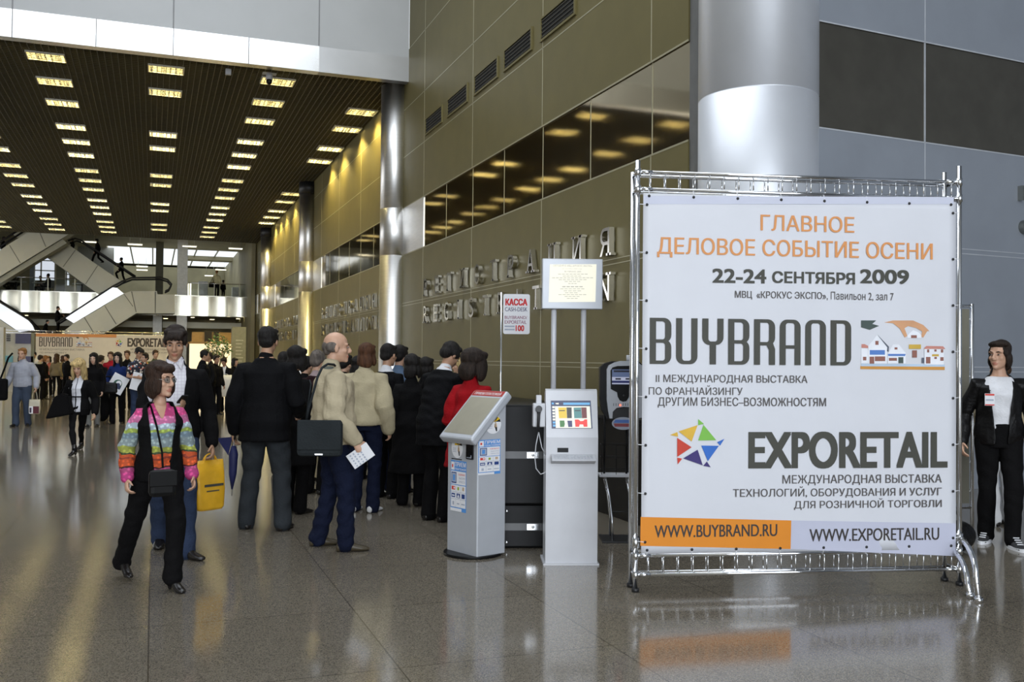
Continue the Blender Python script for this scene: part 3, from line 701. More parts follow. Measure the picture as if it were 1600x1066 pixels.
# ================================================================== INFO TOTEM WITH RAISED SCREEN
TL = on_z(851, 883, 0); TR = on_z(934, 883, 0); td = (TR-TL); td.z = 0; TW = td.length; td.normalize(); Tn = Vector((td.y, -td.x, 0)); trz = math.atan2(td.y, td.x)
tot = thing('info_terminal', 'pale grey touch-screen info terminal with a raised notice screen', 'terminal', TL, trz)
def tp(x, y, off=0.0):
    d = Vector(ray(x, y)); t = (TL+Tn*off-Vector(CAM)).dot(Tn)/d.dot(Tn); p = Vector(CAM)+d*t
    return (p-TL).dot(td), p.z
ztop = tp(890, 611)[1]; TD = .26
mb = MB(); mb.prism([(0, .012), (0, .98), (.085, ztop), (.12, ztop+.012), (.2, ztop-.02), (TD, .9), (TD, .012)], 0.004, TW-.004, 'x'); mb.build('body', M_totem, tot)
# foot plate
mb = MB(); mb.box(-.012, TW+.008, -.02, TD+.06, 0, .014); mb.build('foot_plate', M_totem, tot)
# sloped head carries the screen
s0 = Vector((0, 0, .98)); s1 = Vector((0, .085, ztop)); su = (s1-s0).normalized(); sn2 = Vector((0, -su.z, su.y)); 
tf = lambda u, v, d: tuple(Vector((u, 0, .98))+su*v+sn2*d)
L = (s1-s0).length
def th(x, y):
    """photo pixel on the sloped head -> (u, v)"""
    R3 = Matrix.Rotation(trz, 3, 'Z'); n = R3 @ sn2; o = TL+R3 @ s0
    d = Vector(ray(x, y)); t = (o-Vector(CAM)).dot(n)/d.dot(n); p = Vector(CAM)+d*t-TL
    p = R3.inverted() @ p
    return p.x, (p-s0).dot(su)
M_navy = mat('screen_navy', (.006, .012, .05), rough=.3, emit=(.006, .012, .06), estr=.6)
def screen_col(n, rgb, e=.75): c = hexc(*rgb); return mat('screen_'+n, tuple(v*.2 for v in c), rough=.3, emit=c, estr=e)
SC = [M_navy, screen_col('white', (250, 250, 235)), screen_col('yellow', (240, 205, 40)), screen_col('black', (22, 18, 10)), screen_col('teal', (74, 140, 140)), screen_col('maroon', (110, 14, 10)), screen_col('green', (40, 120, 30)), screen_col('blue', (32, 36, 100)), screen_col('red', (250, 40, 15)), screen_col('sky', (100, 180, 235))]
tc_ = lambda x, y: th(855+x/14.21, 615+y/14.21)
mb = MB()
def sq(pts, mi, d): mb.poly([tf(*tc_(x, y), d) for x, y in pts], mi)
sq([(78, 160), (965, 160), (1005, 780), (100, 780)], 0, .003); sq([(170, 285), (945, 285), (978, 770), (190, 770)], 1, .004)
sq([(355, 205), (945, 205), (945, 255), (358, 255)], 9, .004); sq([(100, 205), (145, 205), (147, 245), (102, 245)], 9, .004)
sq([(180, 215), (255, 210), (255, 245), (190, 240)], 1, .004)
for k in range(7): sq([(108+k*3, 285+k*68), (165+k*3, 285+k*68), (166+k*3, 330+k*68), (110+k*3, 330+k*68)], 9 if k > 4 else 1, .004)
sq([(243, 315), (425, 312), (440, 550), (262, 552)], 2, .005); sq([(428, 312), (540, 312), (545, 550), (442, 552)], 3, .005)
sq([(585, 318), (752, 314), (770, 550), (600, 552)], 4, .005); sq([(755, 312), (870, 312), (880, 550), (772, 552)], 5, .005)
sq([(275, 605), (378, 603), (390, 680), (375, 745), (285, 748)], 6, .005); sq([(445, 608), (550, 606), (556, 745), (468, 748)], 7, .005)
sq([(610, 582), (690, 580), (740, 618), (800, 612), (830, 578), (885, 578), (892, 742), (810, 742), (795, 690), (720, 690), (705, 742), (625, 742)], 8, .005)
for x0, y0 in ((260, 375), (610, 375)): sq([(x0, y0), (x0+130, y0-2), (x0+131, y0+18), (x0+1, y0+20)], 3, .0056)
mb.build('touch_screen', SC, tot)
mb = MB(); a = tp(871, 700); b = tp(888, 707); mb.box(a[0], b[0], -.003, .0, b[1], a[1], 0); mb.build('card_slot', [M_gloss], tot)
a = tp(861, 712); b = tp(929, 721)
mb = MB(); mb.prism([(0, b[1]-.02), (-.10, b[1]+.012), (-.10, b[1]+.02), (0, a[1]+.012)], a[0], b[0], 'x'); shelf = mb.build('keyboard_shelf', M_totem, tot)
mb = MB()
for i in range(12):
    for j in range(3): u = a[0]+.03+(b[0]-a[0]-.06)*i/11; y = -.03-.022*j; z = a[1]+.012+(b[1]+.02-a[1]-.012)*(-y/.10); mb.box(u-.008, u+.008, y-.007, y+.007, z, z+.004)
mb.build('key', M_kiosk, shelf)
yb = .15
pz0 = tp(866, 480, -yb)[1]
us = [tp(865, 545, -yb)[0], tp(911.5, 545, -yb)[0]]
for u in us:
    mb = MB(); mb.tube([(u, yb, ztop-.03), (u, yb, pz0+.08)], .021, 16); mb.build('pole', M_totem, tot)
off = -(yb-.05)
c0 = tp(847, 482.5, off); c1 = tp(942, 405, off); mb = MB(); mb.box(c0[0], c1[0], yb-.05, yb+.03, c0[1], c1[1], 0, bevel=.006); head = mb.build('notice_screen_case', M_kiosk, tot)
tfn = lambda u, v, d: (u, yb-.05-d, v)
ncv = lambda x, y: tp(840+x/11.85, 400+y/11.85, off+.001)
mb = MB(); mb.poly([tfn(*ncv(x, y), .003) for x, y in ((205, 855), (1070, 852), (1090, 155), (228, 158))], 0)
def nt(s, x0, x1, yt, yb_, mi=1): p = ncv(x0, yb_); r = ncv(x1, yt); lay_text(mb, s, p[0], r[0], p[1], r[1], tfn, mi, .0, depth=.0042)
nt('СЕГОДНЯ В МВЦ «КРОКУС ЭКСПО»', 290, 1010, 172, 200); nt('22 сентября 2009 года', 455, 820, 228, 250, 2); nt('BUYBRAND 2009', 500, 805, 280, 302)
for (x0, x1, y, m_) in ((380, 940, 337, 2), (465, 820, 373, 2), (265, 1040, 405, 2), (390, 920, 440, 2), (500, 805, 474, 2), (565, 735, 512, 2), (455, 850, 570, 1), (420, 880, 610, 2), (480, 820, 648, 2), (505, 755, 683, 2), (385, 915, 717, 2), (500, 790, 750, 2), (540, 755, 787, 2)):
    n = max(3, int((x1-x0)/70)); xx = x0
    for k in range(n):
        w = (x1-x0)/n; mb.poly([tfn(*ncv(x, yy), .004) for x, yy in ((xx, y+8), (xx+w*.8, y+8), (xx+w*.8, y-6), (xx, y-6))], m_); xx += w
mb.build('notice_screen', [screen_col('cream', (252, 248, 226), .8), screen_col('grey_text', (150, 150, 142), .7), screen_col('pale_text', (196, 194, 178), .75)], head)
# telephone handset in a white cradle on the terminal's left flank, with its cord
h0 = tp(833, 668); h1 = tp(852, 631)
mb = MB(); mb.box(h0[0], .0, .03, .12, h0[1], h1[1], 0, bevel=.008); cr = mb.build('handset_cradle', M_totem, tot)
mb = MB(); a = tp(841, 672); b = tp(842, 640); mb.tube([(a[0], .02, a[1]), (a[0], -.005, a[1]+.04), (b[0], -.005, b[1]-.04), (b[0], .015, b[1])], [.014, .012, .012, .02], 10); mb.tube([(b[0]-.0, .02, b[1]+.0), (b[0], -.01, b[1]+.005)], .026, 12); mb.build('handset', M_black, cr)
pc = [(842, 676), (838, 695), (836, 715), (838, 733), (845, 742), (851, 740)]
mb = MB(); mb.tube([(tp(x, y)[0], .03, tp(x, y)[1]) for x, y in pc]+[(.006, .04, tp(851, 738)[1])], .004, 6); mb.tube([(tp(842, 676)[0], .02, tp(842, 676)[1]), (tp(847, 700)[0], .03, tp(847, 700)[1]), (.004, .04, tp(850, 712)[1])], .004, 6); mb.build('cord', M_totem, cr)
a = tp(841, 618); mb = MB(); mb.box(a[0]-.012, a[0]+.03, .05, .09, h1[1]-.01, a[1], 0, bevel=.004); mb.build('bracket', M_totem, cr)

# ================================================================== BLACK CASES, CASH-DESK SIGN, ROUND TERMINAL
def flight_case(label, x, y, rz, w, d, z0, z1, lidz=None):
    t = thing('flight_case', label, 'case', (x, y, z0), rz, 'black cases behind the kiosks')
    h = z1-z0
    mb = MB(); mb.box(-w/2, w/2, -d/2, d/2, 0, h, 0, bevel=.02); mb.build('body', M_gloss, t)
    mb = MB(); mb.box(-w/2-.004, w/2+.004, -d/2-.004, d/2+.004, h*.5-.03, h*.5+.03, 0); mb.build('strip', mat('dark_strip_metal', (.09, .09, .09), rough=.35, metal=.8), t)
    mb = MB()
    for sx in (-1, 1):
        for zz in (.05, h-.05): mb.ell((sx*(w/2-.05), -d/2-.004, zz), (.014, .008, .014), 10, 8)
    mb.box(-.05, .05, -d/2-.014, -d/2-.003, h*.5-.025, h*.5+.025); mb.ell((.0, -d/2-.016, h*.5), (.012, .008, .012), 10, 8)
    mb.build('latch', M_chrome, t)
    return t
p = on_z(818, 862, 0)
flight_case('low black case on the floor between the two kiosks', 3.06, 7.66, trz, .54, .42, 0.0, .36)
flight_case('tall glossy black case stacked above the low one, behind the handset', 3.06, 7.68, trz, .58, .48, .36, 1.20)
st = on_z(790, 842, 0)
sg = thing('cash_desk_sign', 'white cash-desk sign with red heading on a thin pole', 'sign', (3.2, 8.85, 0), -.33)
R3 = Matrix.Rotation(-.33, 3, 'Z'); Sd = R3 @ Vector((1, 0, 0)); Sn = R3 @ Vector((0, -1, 0)); S0 = Vector((3.2, 8.85, 0))
def sp(x, y):
    d = Vector(ray(x, y)); t = (S0-Vector(CAM)).dot(Sn)/d.dot(Sn); p = Vector(CAM)+d*t
    return (p-S0).dot(Sd), p.z
pu = sp(783, 520)[0]; pt = sp(784, 457)[1]
mb = MB(); mb.tube([(pu, 0, .012), (pu, 0, pt)], .009, 10); mb.build('pole', M_chrome, sg)
mb = MB(); mb.cyl((pu, 0, 0), .16, .014, 28); mb.build('base', M_black, sg)
c0 = sp(786, 522); c1 = sp(828, 460)
mb = MB(); mb.box(c0[0], c1[0], -.008, .004, c0[1], c1[1], 0); bmesh.ops.bevel(mb.b, geom=[e for e in mb.b.edges if abs((e.verts[0].co-e.verts[1].co).y) > .008], offset=.02, segments=4, affect='EDGES', profile=.5)
plate = mb.build('sign_plate', M_white, sg)
mb = MB(); sf = lambda u, v, d: (u, -.008-d, v)
def stx(s, x0, x1, yt, yb_, mi, bold): p = sp(x0, yb_); r = sp(x1, yt); lay_text(mb, s, p[0], r[0], p[1], r[1], sf, mi, bold, depth=.002)
stx('КАССА', 789.5, 824, 467, 477.5, 0, .06); stx('CASH-DESK', 789, 824, 480.5, 486.5, 1, .01); stx('BUYBRAND/', 788.5, 823.5, 494, 498.5, 2, .01); stx('EXPORETAIL', 788.5, 822.5, 501, 506, 2, .01); stx('100', 805.5, 819, 508.5, 517.5, 0, .05)
for y in (510, 515): 
    p = sp(788.5, y+1.2); r = sp(804, y-1); mb.poly([sf(p[0], p[1], .002), sf(r[0], p[1], .002), sf(r[0], r[1], .002), sf(p[0], r[1], .002)], 3)
mb.build('sign_lettering', [mat('sign_red', hexc(206, 30, 36)), mat('sign_navy', hexc(60, 56, 96)), mat('sign_plum', hexc(140, 60, 96)), M_sgrey], plate)

# dark registration desk along the wall, behind the queue
dk = thing('registration_desk', 'long dark registration desk running along the panelled wall behind the queue', 'desk', (4.65, 14.2, 0))
M_desk = mat('dark_desk_laminate', (.012, .010, .007), rough=.5, var=.2, spec=.25)
for k in range(5): MB().box(-.28, .28, -6.8+2.72*k+.01, -6.8+2.72*(k+1)-.01, .0, .98, 0, bevel=.006).build('front_panel', M_desk, dk)
MB().box(-.36, .36, -6.9, 6.9, .98, 1.02, 0, bevel=.008).build('desk_top', M_gloss, dk)
# rounded terminal on a thin leg stand beside the banner
RT = on_z(962, 862, 0)+Vector((.1, .45, 0)); rrz = -.36
rt = thing('vending_terminal', 'rounded grey touch terminal on thin chrome legs beside the banner', 'terminal', RT, rrz)
R3b = Matrix.Rotation(rrz, 3, 'Z'); Rd = R3b @ Vector((1, 0, 0)); Rn = R3b @ Vector((0, -1, 0))
def rp_(x, y):
    d = Vector(ray(x, y)); t = (RT-Vector(CAM)).dot(Rn)/d.dot(Rn); p = Vector(CAM)+d*t
    return (p-RT).dot(Rd), p.z
rcv = lambda x, y: rp_(930+x/7.61, 550+y/7.61)
def loop(pts): return [rcv(x, y) for x, y in pts]
shell = [(135, 210), (160, 160), (230, 125), (300, 108), (420, 108), (500, 125), (560, 165), (580, 215), (580, 640), (560, 780), (470, 790), (455, 690), (400, 655), (330, 652), (250, 665), (205, 710), (200, 790), (168, 790), (150, 700), (135, 560)]
back = [(60, 190), (110, 140), (200, 112), (520, 112), (590, 170), (600, 640), (560, 795), (140, 795), (85, 700), (60, 560)]
mb = MB(); mb.prism(loop(back), .02, .16, 'y'); mb.build('back_shell', M_gloss, rt)
mb = MB(); mb.prism(loop(shell), -.03, .02, 'y'); sh_ = mb.build('front_shell', M_kiosk, rt)
mb = MB(); mb.prism(loop([(178, 220), (200, 185), (260, 168), (400, 165), (470, 180), (475, 440), (410, 470), (395, 540), (365, 585), (325, 592), (285, 575), (262, 530), (255, 480), (180, 440)]), -.034, -.03, 'y'); mb.build('screen_surround', M_gloss, sh_)
RSC = [screen_col('dusk', (96, 112, 150), .55), screen_col('pale', (190, 195, 220), .6), screen_col('dark_blue', (24, 34, 96), .5), screen_col('ink', (30, 32, 50), .3)]
mb = MB(); rf = lambda u, v, d: (u, -.034-d, v)
def rq(x0, x1, y0, y1, mi, d): p = rcv(x0, y1); r = rcv(x1, y0); mb.poly([rf(p[0], p[1], d), rf(r[0], p[1], d), rf(r[0], r[1], d), rf(p[0], r[1], d)], mi)
rq(195, 465, 210, 385, 0, .001); rq(195, 465, 300, 340, 1, .002); rq(195, 465, 345, 368, 2, .002); rq(195, 465, 370, 382, 1, .002); rq(215, 440, 220, 240, 3, .002); rq(235, 300, 312, 330, 3, .003); rq(355, 420, 312, 330, 3, .003)
mb.build('screen', RSC, sh_)
mb = MB(); p = rcv(293, 632); mb.ell((p[0], -.033, p[1]), (.007, .006, .007), 10, 8); mb.build('indicator_light', mat('red_indicator', (.5, .02, .02), emit=(1, .08, .03), estr=5), sh_)
mb = MB()
for i in range(9):
    p = rcv(215+i*28, 625)
    if i != 3: mb.box(p[0]-.002, p[0]+.002, -.033, -.029, p[1]-.012, p[1]+.012)
p = rcv(333, 520); mb.ell((p[0], -.036, p[1]), (.011, .005, .011), 12, 8); mb.build('speaker_slot', M_black, sh_)
mb = MB(); mb.prism(loop([(205, 720), (260, 672), (400, 662), (460, 700), (462, 790), (200, 792)]), -.015, .0, 'y'); mb.build('hand_recess', M_black, rt)
def disc(pts, y0, y1): return loop(pts)
mb = MB(); cc = rcv(330, 850); ra = abs(rcv(465, 850)[0]-cc[0]); rb = abs(rcv(330, 925)[1]-cc[1])
mb.prism([(cc[0]+ra*math.cos(2*PI*k/32), cc[1]+rb*math.sin(2*PI*k/32)) for k in range(32)], -.025, -.012, 'y', 0)
mb.poly([(cc[0]-ra*.85, -.027, cc[1]+rb*.1), (cc[0]+ra*.85, -.027, cc[1]+rb*.1), (cc[0]+ra*.7, -.027, cc[1]+rb*.6), (cc[0]-ra*.7, -.027, cc[1]+rb*.6)], 1)
mb.poly([(cc[0]-ra*.75, -.027, cc[1]-rb*.5), (cc[0]+ra*.6, -.027, cc[1]-rb*.5), (cc[0]+ra*.8, -.027, cc[1]), (cc[0]-ra*.85, -.027, cc[1]-rb*.0)], 2)
mb.build('round_flyer_tray', [M_sgrey, mat('tray_blue', hexc(84, 120, 190)), mat('tray_red', hexc(150, 70, 74))], rt)
p = rcv(405, 110); mb = MB(); mb.cyl((p[0], .05, p[1]-.02), .02, rcv(405, 38)[1]-p[1]+.02, 14); mb.build('antenna_cap', M_totem, rt)
us = [rp_(945, 800)[0], rp_(980, 800)[0]]
zs = rp_(960, 744)[1]; zt = rcv(300, 795)[1]
mb = MB()
for u in us: mb.tube([(u, .08, zs), (u, .08, zt+.03)], .009, 8)
mb.build('upright', M_gloss, rt)
mb = MB(); mb.box(us[0]-.05, us[1]+.03, -.02, .16, zs-.01, zs+.012, 0, bevel=.004); mb.build('shelf', M_totem, rt)
for u in us:
    for yy, s in ((0.0, -1), (.14, 1)):
        mb = MB(); mb.tube([(u, yy, zs), (u+.035, yy+.01*s, zs*.7), (u+.06, yy+.03*s, zs*.35), (u+.065, yy+.05*s, .01)], .010, 10); mb.build('leg', M_chrome, rt)
mb = MB(); mb.tube([(us[0]+.05, 0, zs*.45), (us[1]+.05, 0, zs*.45)], .005, 6); mb.box(us[0]-.03, us[1]+.12, -.1, .24, 0, .014, 0, bevel=.004); mb.build('base_plate', M_black, rt)
mb = MB()
for z in (zs+.05, zs+.16, zs+.27):
    mb.tube([(us[0]-.03, .0, z), (us[1]+.03, .0, z), (us[1]+.03, .14, z), (us[0]-.03, .14, z), (us[0]-.03, 0, z)], .003, 5)
for u in (us[0]-.03, (us[0]+us[1])/2, us[1]+.03): mb.tube([(u, 0, zs), (u, 0, zs+.27)], .003, 5)
mb.build('leaflet_rack', M_gloss, rt)

# ================================================================== ESCALATOR HALL AT THE FAR END
M_olive = mat('olive_back_wall', (0.30, 0.27, 0.16), rough=.6, var=.15, vscale=.6)
M_dim = mat('dim_green_glass_wall', (0.10, 0.11, 0.075), rough=.25, var=.3, vscale=.5)
M_truss = mat('escalator_cladding', (0.42, 0.40, 0.31), rough=.4, metal=.5, var=.06, vscale=.8)
M_brite = mat('escalator_balustrade_steel', (0.92, 0.93, 0.95), rough=.3, metal=.75, var=.04, vscale=.6)
M_fold = mat('balcony_folded_steel', (0.62, 0.60, 0.50), rough=.2, metal=.9, var=.08, vscale=.5, bump=.5, bscale=.55)
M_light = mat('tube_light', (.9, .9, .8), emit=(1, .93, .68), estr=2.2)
M_spot = mat('downlight_glow', (.9, .9, .8), emit=(1, .86, .5), estr=6)
YF = 66.0        # balcony front
zt = on_y(200, 460, YF).z; zb = on_y(200, 491.5, YF).z
BK = 88.0
mb = MB()
mb.box(-16, 9, YF+.02, BK, zb+.12, zt-.02, 0)
struct('floor_mezzanine', mb, mat('mezzanine_slab', (.46, .44, .36), rough=.35, var=.05))
mb = MB(); n = 60; x0, x1 = -16.0, WX
pts = [(x0+(x1-x0)*i/n, YF-.05-.06*abs(math.sin(i*PI/3))) for i in range(n+1)]
for i in range(n):
    a, b = pts[i], pts[i+1]
    f = mb.b.faces.new([mb.b.verts.new(q) for q in ((a[0], a[1], zb), (b[0], b[1], zb), (b[0], b[1], zt), (a[0], a[1], zt))]); f.smooth = True
bmesh.ops.remove_doubles(mb.b, verts=mb.b.verts[:], dist=1e-4)
mb.box(x0, x1, YF-.04, YF+.02, zb, zt); mb.box(x0, x1, YF-.14, YF+.02, zt, zt+.05)
struct('trim_1', mb, M_fold)
# back walls, side returns, upper ceiling with roof glazing
mb = MB(); mb.box(-16, 9, BK, BK+.3, 0, 9.45); struct('wall_end', mb, M_olive)
mb = MB()
g0 = on_z(200, 386, 9.3).y; g1 = on_z(200, 416, 9.3).y
xs0, xs1 = on_y(178, 400, 70).x-.6, on_z(378, 392, 9.3).x
mb.box(-16, 9, CY1+.1, g0, 9.3, 9.5); mb.box(-16, 9, g1, BK, 9.3, 9.5); mb.box(-16, xs0, g0, g1, 9.3, 9.5); mb.box(xs1, 9, g0, g1, 9.3, 9.5)
gm = on_z(330, 406, 9.3).y; mb.box(on_z(300, 406, 9.3).x-.6, xs1, gm-.75, gm+.75, 9.2, 9.5)
mb.build('ceiling_end', [M_olive])['kind'] = 'structure'
mb = MB()
for i in range(1, 6): x = xs0+(xs1-xs0)*i/6; mb.box(x-.05, x+.05, g0, g1, 9.42, 9.5)
struct('window_3', mb, M_truss)
# tall grey partition left of the roof light, window behind the escalators
mb = MB(); mb.box(*sorted((on_y(121, 400, 74).x, on_y(178, 400, 74).x)), 74, 74.2, zt, 9.3); struct('wall_partition', mb, mat('grey_partition', (.30, .31, .28), rough=.5, var=.05))
M_sky = mat('window_daylight', (.7, .75, .8), rough=.2, emit=(.78, .84, .95), estr=.75)
def pane(name, px, Y, m, fr=.08):
    mb = MB(); P = [on_y(x, y, Y) for x, y in px]
    mb.prism([(p.x, p.z) for p in P], Y, Y+.05, 'y', 0)
    xs = [p.x for p in P]; zs = [p.z for p in P]
    for t in (.33, .66): z = min(zs)+(max(zs)-min(zs))*t; mb.box(min(xs), max(xs), Y-.04, Y, z-.04, z+.04, 1)
    for t in (0, .35, 1): x = min(xs)+(max(xs)-min(xs))*t; mb.box(x-.05, x+.05, Y-.04, Y, min(zs), max(zs), 1)
    o = mb.build(name, [m, M_truss]); o['kind'] = 'structure'; return o
pane('window_4', [(53, 392), (86, 392), (86, 438), (53, 438)], 78, M_sky); pane('window_5', [(-30, 372), (14, 372), (14, 396), (-30, 396)], 78, M_sky); pane('window_6', [(101, 420), (109, 420), (109, 446), (101, 446)], 78, M_sky)
pane('window_7', [(383, 383), (400, 388), (400, 432), (383, 432)], 77, mat('dim_window', (.3, .3, .26), emit=(.5, .48, .36), estr=.3))
mb = MB(); mb.box(WX-.3, WX-.05, 63, BK, 0, 9.4); struct('wall_end_right', mb, M_olive)
# ground floor behind: dim back wall and head beam
mb = MB(); mb.box(-16, WX, 75, 75.2, 0, zb+.15); struct('wall_lower', mb, mat('lower_back_wall', (.25, .22, .14), rough=.5, var=.3, vscale=.4))
mb = MB(); a = on_y(215, 503, 70); mb.box(-16, on_y(385, 503, 70).x, 70, 70.3, on_y(300, 513, 70).z, on_y(300, 503.5, 70).z); struct('trim_2', mb, M_truss)
# square columns
def sqcol(x0, x1, Y, z1, m, label, z0=0, d=.6):
    a = on_y(x0, 500, Y).x; b = on_y(x1, 500, Y).x
    o = MB().box(a, b, Y, Y+d, z0, z1).build('column', m); tag(o, label, 'column', kind='structure')
sqcol(276, 292, YF+.3, 9.3, mat('pale_column', (.62, .62, .58), rough=.4, metal=.3), 'pale square column right of the escalator landing')
sqcol(242, 254, 69, 9.3, mat('dark_green_column', (.10, .095, .05), rough=.5), 'dark square column between the roof lights')
sqcol(239, 253, 68, zb+.1, MATS['pale_column'], 'pale square column under the landing'); sqcol(87, 100, 72, 9.3, mat('grey_green_column', (.2, .2, .13), rough=.5), 'grey green column behind the crossing escalators', zt); sqcol(45, 52, 72, 9.3, mat('blue_grey_column', (.32, .36, .38), rough=.5), 'blue grey post beside the far window', zt)
# downlights in the soffit
DLM = mat('downlight_rim', (.6, .55, .4), rough=.4)
dl = None; DL = [(357, 494.5), (372, 498), (330, 499.5), (326, 503), (301, 496), (305, 493), (258, 498.5), (258, 501.5), (41, 493), (52, 496.5), (379, 495)]
for i, (x, y) in enumerate(DL):
    p = on_z(x, y, zb+.10)
    if dl is None:
        dl = thing('downlight', '', 'downlight', group='downlights under the balcony'); MB().cyl((0, 0, -.03), .17, .03, 16).build('rim', DLM, dl); MB().cyl((0, 0, -.045), .13, .02, 16).build('bulb', M_spot, dl); o = dl
    else: o = copy_tree(dl)
    o.location = (p.x, min(max(p.y, YF+.6), 74), zb+.12); o['label'] = 'small round downlight under the balcony, one of the row beneath the folded steel front'
# tube lights on the upper floor
tl0 = None
for i, (x, y, Y) in enumerate([(211, 382, 64.5), (222, 416.5, 83.0), (222, 422, 85), (296, 385, 64.5), (368, 388.5, 64.5), (345, 421.5, 83.5), (328, 431, 86), (139, 378, 66)]):
    p = on_y(x, y, Y)
    if tl0 is None:
        tl0 = thing('tube_light', '', 'ceiling light', group='tube lights of the upper floor'); MB().box(-.45, .45, -.12, .12, 0, .06).build('housing', M_lampframe, tl0); MB().box(-.42, .42, -.13, .10, -.04, .01).build('tube', M_light, tl0); o = tl0
    else: o = copy_tree(tl0)
    o.location = (p.x, Y, min(p.z, 9.18)); zz = min(p.z, 9.18)
    mb = MB()
    for sx in (-.3, .3): mb.tube([(sx, .05, .05), (sx, .05, 9.295-zz)], .012, 6)
    mb.build('suspension_rod', M_lampframe, o); o['label'] = ['tube light left of the roof glazing above the upper escalator', 'upper of two tube lights behind the escalator landing', 'lower of two tube lights behind the escalator landing', 'tube light right of the pale square column at the ceiling edge', 'tube light at the right end of the roof glazing', 'tube light beside the head of the person in a pale top', 'tube light left of the person in a pale top', 'tube light over the walking person on the upper escalator'][i]
# glass rail along the balcony
zr = on_y(60, 434, YF).z
def glass_rail(label, x0, x1, posts):
    t = thing('glass_railing', label, 'railing', ((x0+x1)/2, YF, zt), group='glass railings of the balcony'); c = (x0+x1)/2
    MB().tube([(x0-c, 0, zr-zt), (x1-c, 0, zr-zt)], .03, 8).build('handrail', M_chrome, t)
    for x in posts: MB().box(x-c-.03, x-c+.03, -.03, .03, .04, zr-zt).build('post', M_truss, t)
    MB().box(x0-c, x1-c, -.008, .008, .05, zr-zt-.06).build('glass_panel', M_glass, t)
glass_rail('glass railing of the balcony behind the crossing escalators', -12, on_y(128, 440, YF).x, [on_y(x, 440, YF).x for x in (-60, 33, 75, 117)])
glass_rail('glass railing of the balcony right of the pale column', on_y(294, 440, YF).x, WX-.4, [on_y(x, 440, YF).x for x in (296, 335, 374)])

# escalators: cladded truss, balustrades, handrail and steps
def escalator(label, Y0, Y1, truss, panel, rail, loc_px, soffit=None, seams=()):
    p0 = on_y(*loc_px, Y0); t = thing('escalator', label, 'escalator', (p0.x, (Y0+Y1)/2, 0), group='crossing escalators at the far end of the hall')
    c = lambda pts: [(on_y(x, y, Y0).x-p0.x, on_y(x, y, Y0).z) for x, y in pts]
    ym = (Y0+Y1)/2
    mb = MB(); mb.prism(c(truss), Y0-ym, Y1-ym, 'y'); mb.build('truss', M_truss, t)
    mb = MB()
    P = c(truss); n = len(P); 
    if panel:
        for yy in (Y0-ym+.08, Y1-ym-.08): 
            mb = MB(); mb.prism(c(panel), yy-.02, yy+.02, 'y'); mb.build('balustrade', M_brite if yy < 0 else M_glass, t)
    if rail:
        for yy in (Y0-ym+.08, Y1-ym-.08):
            mb = MB(); mb.tube([(q[0], yy, q[1]) for q in c(rail)], .055, 8); mb.build('handrail', M_black, t)
    for a, b in seams:
        (ax, az), (bx, bz) = c([a, b]); mb = MB(); mb.prism([(ax, az), (ax+.05, az), (bx+.05, bz), (bx, bz)], Y0-ym-.006, Y0-ym+.01, 'y'); mb.build('panel_seam', mat('seam_shadow_gap', (.12, .115, .09), rough=.6), t)
    if soffit:
        mb = MB(); mb.prism(c(soffit), Y0-ym+.25, Y1-ym, 'y'); mb.build('soffit', mat('escalator_soffit', (.34, .33, .25), rough=.5, metal=.3), t)
    return t
escalator('lower escalator rising to the right, landing by the pale column', 63.4, 65.2,
    [(96, 521), (115, 505), (148, 487), (193, 459), (205, 455), (245, 455), (246, 460), (273, 460.5), (273, 490), (213, 489.5), (162, 522), (100, 598), (60, 598)],
    [(102, 497), (175, 449), (183, 450), (193, 458.5), (115, 505)],
    [(88, 505), (176, 447.5), (190, 440), (205, 434), (250, 433.5), (262, 437), (268, 444), (264, 452), (258, 455)], (180, 480), seams=[((163, 478), (181, 507)), ((131, 496), (145, 519)), ((205, 455.5), (212, 488)), ((193, 459.5), (207, 479)), ((242, 456), (242, 489))])
escalator('upper escalator falling to the right, with two people walking on it', 65.4, 67.0,
    [(60, 352), (105, 381), (118, 390), (152, 414), (192, 441), (178, 449), (153, 459), (140, 450), (100, 421), (68, 398), (20, 366)],
    [(107, 377), (125, 378), (150, 395), (205, 432), (192, 441), (152, 414), (118, 390)][:0],
    [(106, 376), (117, 372.5), (126, 375), (150, 391), (200, 424), (212, 432)], (150, 430), seams=[((117, 391), (98, 417)), ((152, 415), (133, 444))])
escalator('upper escalator rising to the right under the ceiling edge', 62.7, 64.2,
    [(-80, 445), (0, 391), (13, 382), (34, 369), (70, 346), (140, 346), (97, 372.5), (0, 432), (-80, 484)], None,
    [(-60, 418), (0, 378), (40, 352)], (50, 400), [(97, 373), (104, 379), (0, 442), (-60, 480), (-60, 474), (0, 433)], seams=[((14, 383), (31, 411)), ((60, 360), (71, 386)), ((-40, 420), (-24, 447))])
escalator('lower escalator falling to the right at the left edge', 64.3, 65.8,
    [(-60, 462), (0, 499.5), (32, 521), (60, 560), (-60, 560)],
    [(-60, 438), (0, 474), (48, 503), (54, 516), (30, 519), (0, 498.5), (-60, 461)],
    [(-60, 435), (0, 471.5), (45, 500), (62, 519)], (10, 520))
